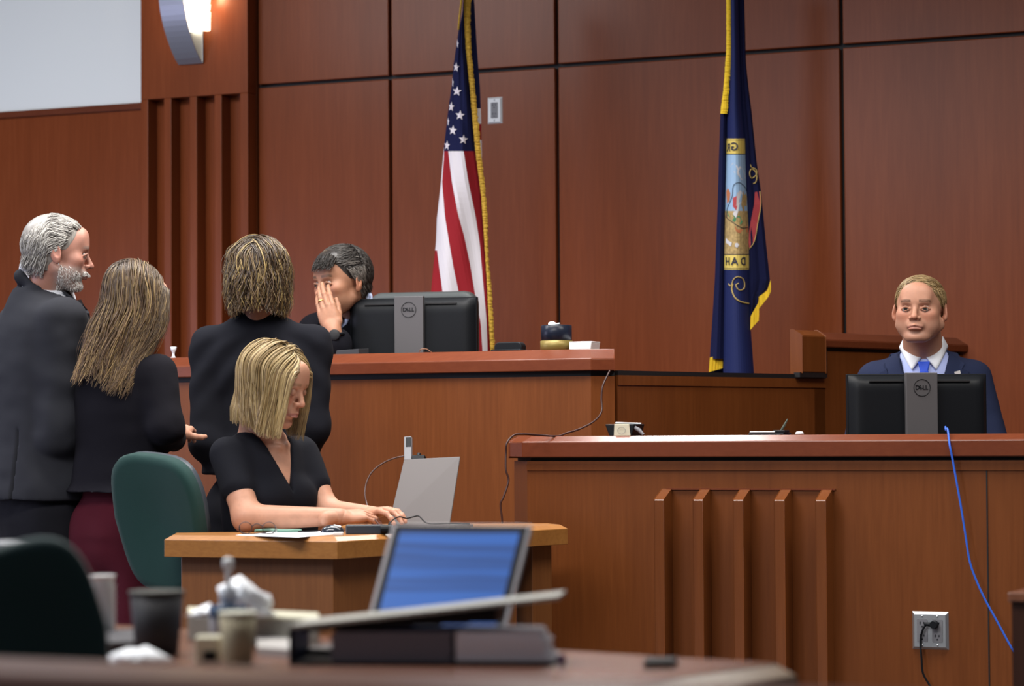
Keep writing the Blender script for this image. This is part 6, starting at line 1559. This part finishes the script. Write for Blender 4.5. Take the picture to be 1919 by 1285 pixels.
# ===== woman with wavy brown hair
wb_ = thing('person', 'woman with short wavy brown hair in a black jacket, seen from behind', 'person', (P(487, 900, 8.35).x, 8.37, 0))
HB = LF(P(487, 517, 8.33), fwdz(.22, .97, -.12), (0, .04, 1))
BB = LF(P(489, 594, 8.38), fwdz(.10, 1, 0), (0, .03, 1))
toneB = (.40, .21, .15)
ne = HB.l(BB.wv(0, 0, -.04)); g = dict(jaw=.95, nose=.8, neck=.9, neckend=tuple(ne))
Vw, Q_, C_, Vl, Nl = make_head(wb_, HB, g, toneB, 1.0)
shX = .172; eR = P(585, 800, 8.34); wR = P(560, 860, 8.58); eL = P(388, 830, 8.34); wL = P(420, 860, 8.56)
nb = nude(BB, toneB, True, -BB.o[2], [((shX, 0, -.085), tuple(BB.l(eR)), tuple(BB.l(wR))), ((-shX, 0, -.085), tuple(BB.l(eL)), tuple(BB.l(wL)))])
h1 = simple_hand(wR, wR-eR, (0, 0, 1), toneB, 1, sc=.88); h2 = simple_hand(wL, wL-eL, (0, 0, 1), toneB, -1, sc=.88)
join_chunks('body', [(Vw, Q_, C_), nb, h1, h2], SKIN, wb_)
hem = P(480, 888, 8.38).z-BB.o[2]
torB = [(.014, 0, -.008, .062, .056), (-.02, 0, -.004, .115, .072), (-.045, 0, 0, .175, .088), (-.085, 0, 0, .198, .102), (-.17, 0, .004, .190, .114), (-.30, 0, .004, .172, .108), (-.38, 0, 0, .172, .108), (hem, 0, 0, .200, .130)]
JB = mat('ink_jacket', (.0070, .0075, .012), .92, bump=.25, bscale=800, spec=.2)
jacket(BB, 'jacket', JB, wb_, torB, [[cone((shX, 0, -.088), tuple(BB.l(eR)), .062, .055), cone(tuple(BB.l(eR)), tuple(BB.l(wR)), .054, .042)], [cone((-shX, 0, -.088), tuple(BB.l(eL)), .062, .056), cone(tuple(BB.l(eL)), tuple(BB.l(wL)), .054, .042)]], res=.0065, seed=41, wr=.005,
       folds=lambda V: .004*np.sin(V[:, 2]*50+np.abs(V[:, 0])*60)*sstep(-.05, -.1, V[:, 2])*sstep(-.35, -.15, V[:, 2]))
stand_legs(TROU, BB, wb_, -BB.o[2]+.84, hip=.085); shoes(BB, wb_, -BB.o[2], .085)
BH = [(.11, .064, .032), (.085, .050, .027), (.20, .13, .050), (.060, .036, .020), (.042, .026, .015), (.31, .22, .085), (.05, .032, .02), (.12, .08, .036)]
cap = capmesh(hair_bulk(-.095, .001, back_y=.0), .003, (.035, .022, .014))
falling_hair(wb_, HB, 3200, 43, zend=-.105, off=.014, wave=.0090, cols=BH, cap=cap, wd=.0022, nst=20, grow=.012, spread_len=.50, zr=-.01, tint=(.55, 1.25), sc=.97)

# ===== court reporter
rp = thing('person', 'court reporter with a blond bob in a black V-neck shirt, typing at the oak desk', 'person', (P(490, 1100, 7.62).x, 7.62, 0))
HR = LF(P(514, 722, 7.55), fwdz(.88, -.42, -.30), (.12, -.05, 1))
BR = LF(P(490, 804, 7.64), fwdz(.72, -.69, 0), (.10, -.10, 1))
toneR = (.46, .235, .155)
ne = HR.l(BR.wv(0, .0, -.04)); g = dict(jaw=.96, nose=.85, neck=.90, neckend=tuple(ne), closed=1, fat=.002)
Vw, Q_, C_, Vl, Nl = make_head(rp, HR, g, toneR, .98, lips=(.34, .13, .12), brow=((.22, .13, .07), .7))
shR = (.132, .005, -.075); eR = P(463, 978, 7.44); wR = P(636, 972, 7.44); shL = (-.138, .02, -.075); eL = P(612, 968, 7.66); wL = P(690, 966, 7.58)
eR.z = max(eR.z, DT+.04); wR.z = DT+.042; wL.z = DT+.045; eL.z = DT+.05
chest = [(loft([(.0, 0, 0, .055, .05), (-.03, 0, 0, .095, .062), (-.06, 0, .002, .128, .078), (-.11, 0, .008, .138, .094), (-.17, 0, .014, .142, .106), (-.30, 0, .01, .128, .10), (-.45, 0, 0, .135, .10)], 2.2), .01, '+'), (cone((0, -.02, .05), (0, -.005, -.05), .052, .06), .03, '+')]
for s in (-1, 1): chest += [(cone((0, .078, -.055), (s*.11, .045, -.045), .008, .010), .012, '+')]
V2, Q2, C2 = skin_chunk(chest+[(p, k, o) for p, k, o in legs_sit(-.45, fwd=.24)], .0055, toneR)
armp = [(cone(tuple(BR.w(shR)), tuple(eR), .050, .040), .02, '+'), (cone(tuple(eR), tuple(wR), .040, .025), .025, '+')]
V5, Q5, C5 = skin_chunk(armp, .005, toneR, seed=4)
armp = [(cone(tuple(BR.w(shL)), tuple(eL), .048, .038), .02, '+'), (cone(tuple(eL), tuple(wL), .038, .025), .025, '+')]
V6, Q6, C6 = skin_chunk(armp, .005, toneR, seed=4)
h1 = simple_hand(wR, (P(700, 968, 7.50)-wR)+Vector((0, 0, .01)), (0, -.35, 1), toneR, -1, curls=(22, 28, 18), sc=.90, spread=5)
h2 = simple_hand(wL, (P(735, 958, 7.50)-wL)+Vector((0, 0, .01)), (0, -.2, 1), toneR, 1, curls=(20, 26, 18), sc=.90, spread=5)
join_chunks('body', [(Vw, Q_, C_), (BR.w(V2), Q2, C2), (V5, Q5, C5), (V6, Q6, C6), h1, h2], SKIN, rp)
TEE = mat('black_tshirt', (.0055, .006, .010), .9, bump=.2, bscale=900, spec=.2)
torR = [(-.006, 0, 0, .066, .056), (-.022, 0, 0, .105, .068), (-.05, 0, .002, .142, .086), (-.10, 0, .008, .150, .100), (-.17, 0, .018, .142, .116), (-.24, 0, .018, .134, .114), (-.33, 0, .010, .130, .104), (-.47, 0, .0, .150, .112)]
def upto(a, b, f): a = np.array(a); b = np.array(b); return tuple(a+(b-a)*f)
lR = BR.l(eR); lL = BR.l(eL)
pr = [(loft(torR, 2.25), .02, '+'), (ell((.055, .105, -.205), (.060, .045, .055)), .03, '+'), (ell((-.055, .105, -.205), (.060, .045, .055)), .03, '+'),
      (cone(shR, upto(shR, lR, .52), .056, .053), .025, '+'), (cone(shL, upto(shL, lL, .52), .056, .050), .025, '+'), (wedge(-.185, -.0, .068, .015), .004, '-'),
      (cone((0, -.01, .06), (0, .03, -.01), .060, .062), .004, '-')]
V, Q = sculpt(pr, .005, smooth=2); N = vnormals(V, Q); V = V+N*(.003*vnoise(V*np.array([1, 1, .6]), 16, 7)+.0025*np.sin(V[:, 2]*60+V[:, 0]*35)*sstep(-.2, -.35, V[:, 2]))[:, None]
raw_mesh('tshirt', BR.w(V), Q, TEE, rp)
cloth('trousers', [(p, k, o) for p, k, o in [(cone((s*.09, 0, -.47), (s*.13, .24, -.46), .088, .068), .03, '+') for s in (-1, 1)]+[(cone((s*.13, .24, -.46), (s*.13, .22, -.82), .064, .05), .02, '+') for s in (-1, 1)]+[(ell((0, 0, -.47), (.165, .13, .10)), .03, '+')]], .008, TROU, rp, BR, .003, 12, 4)
BHR = [(.30, .205, .085), (.38, .275, .125), (.23, .15, .06), (.17, .11, .05), (.44, .33, .17)]
cap = capmesh(hair_bulk(-.09, .002, back_y=.002), .003, (.14, .095, .045)); cap = (cap[0]*.98, cap[1], cap[2])
falling_hair(rp, HR, 2600, 53, zend=-.098, off=.019, wave=.0010, cols=BHR, cap=cap, wd=.0020, nst=22, grow=.008, spread_len=.10, sc=.98, clear=.047, tuck=.022, zfr=.056)
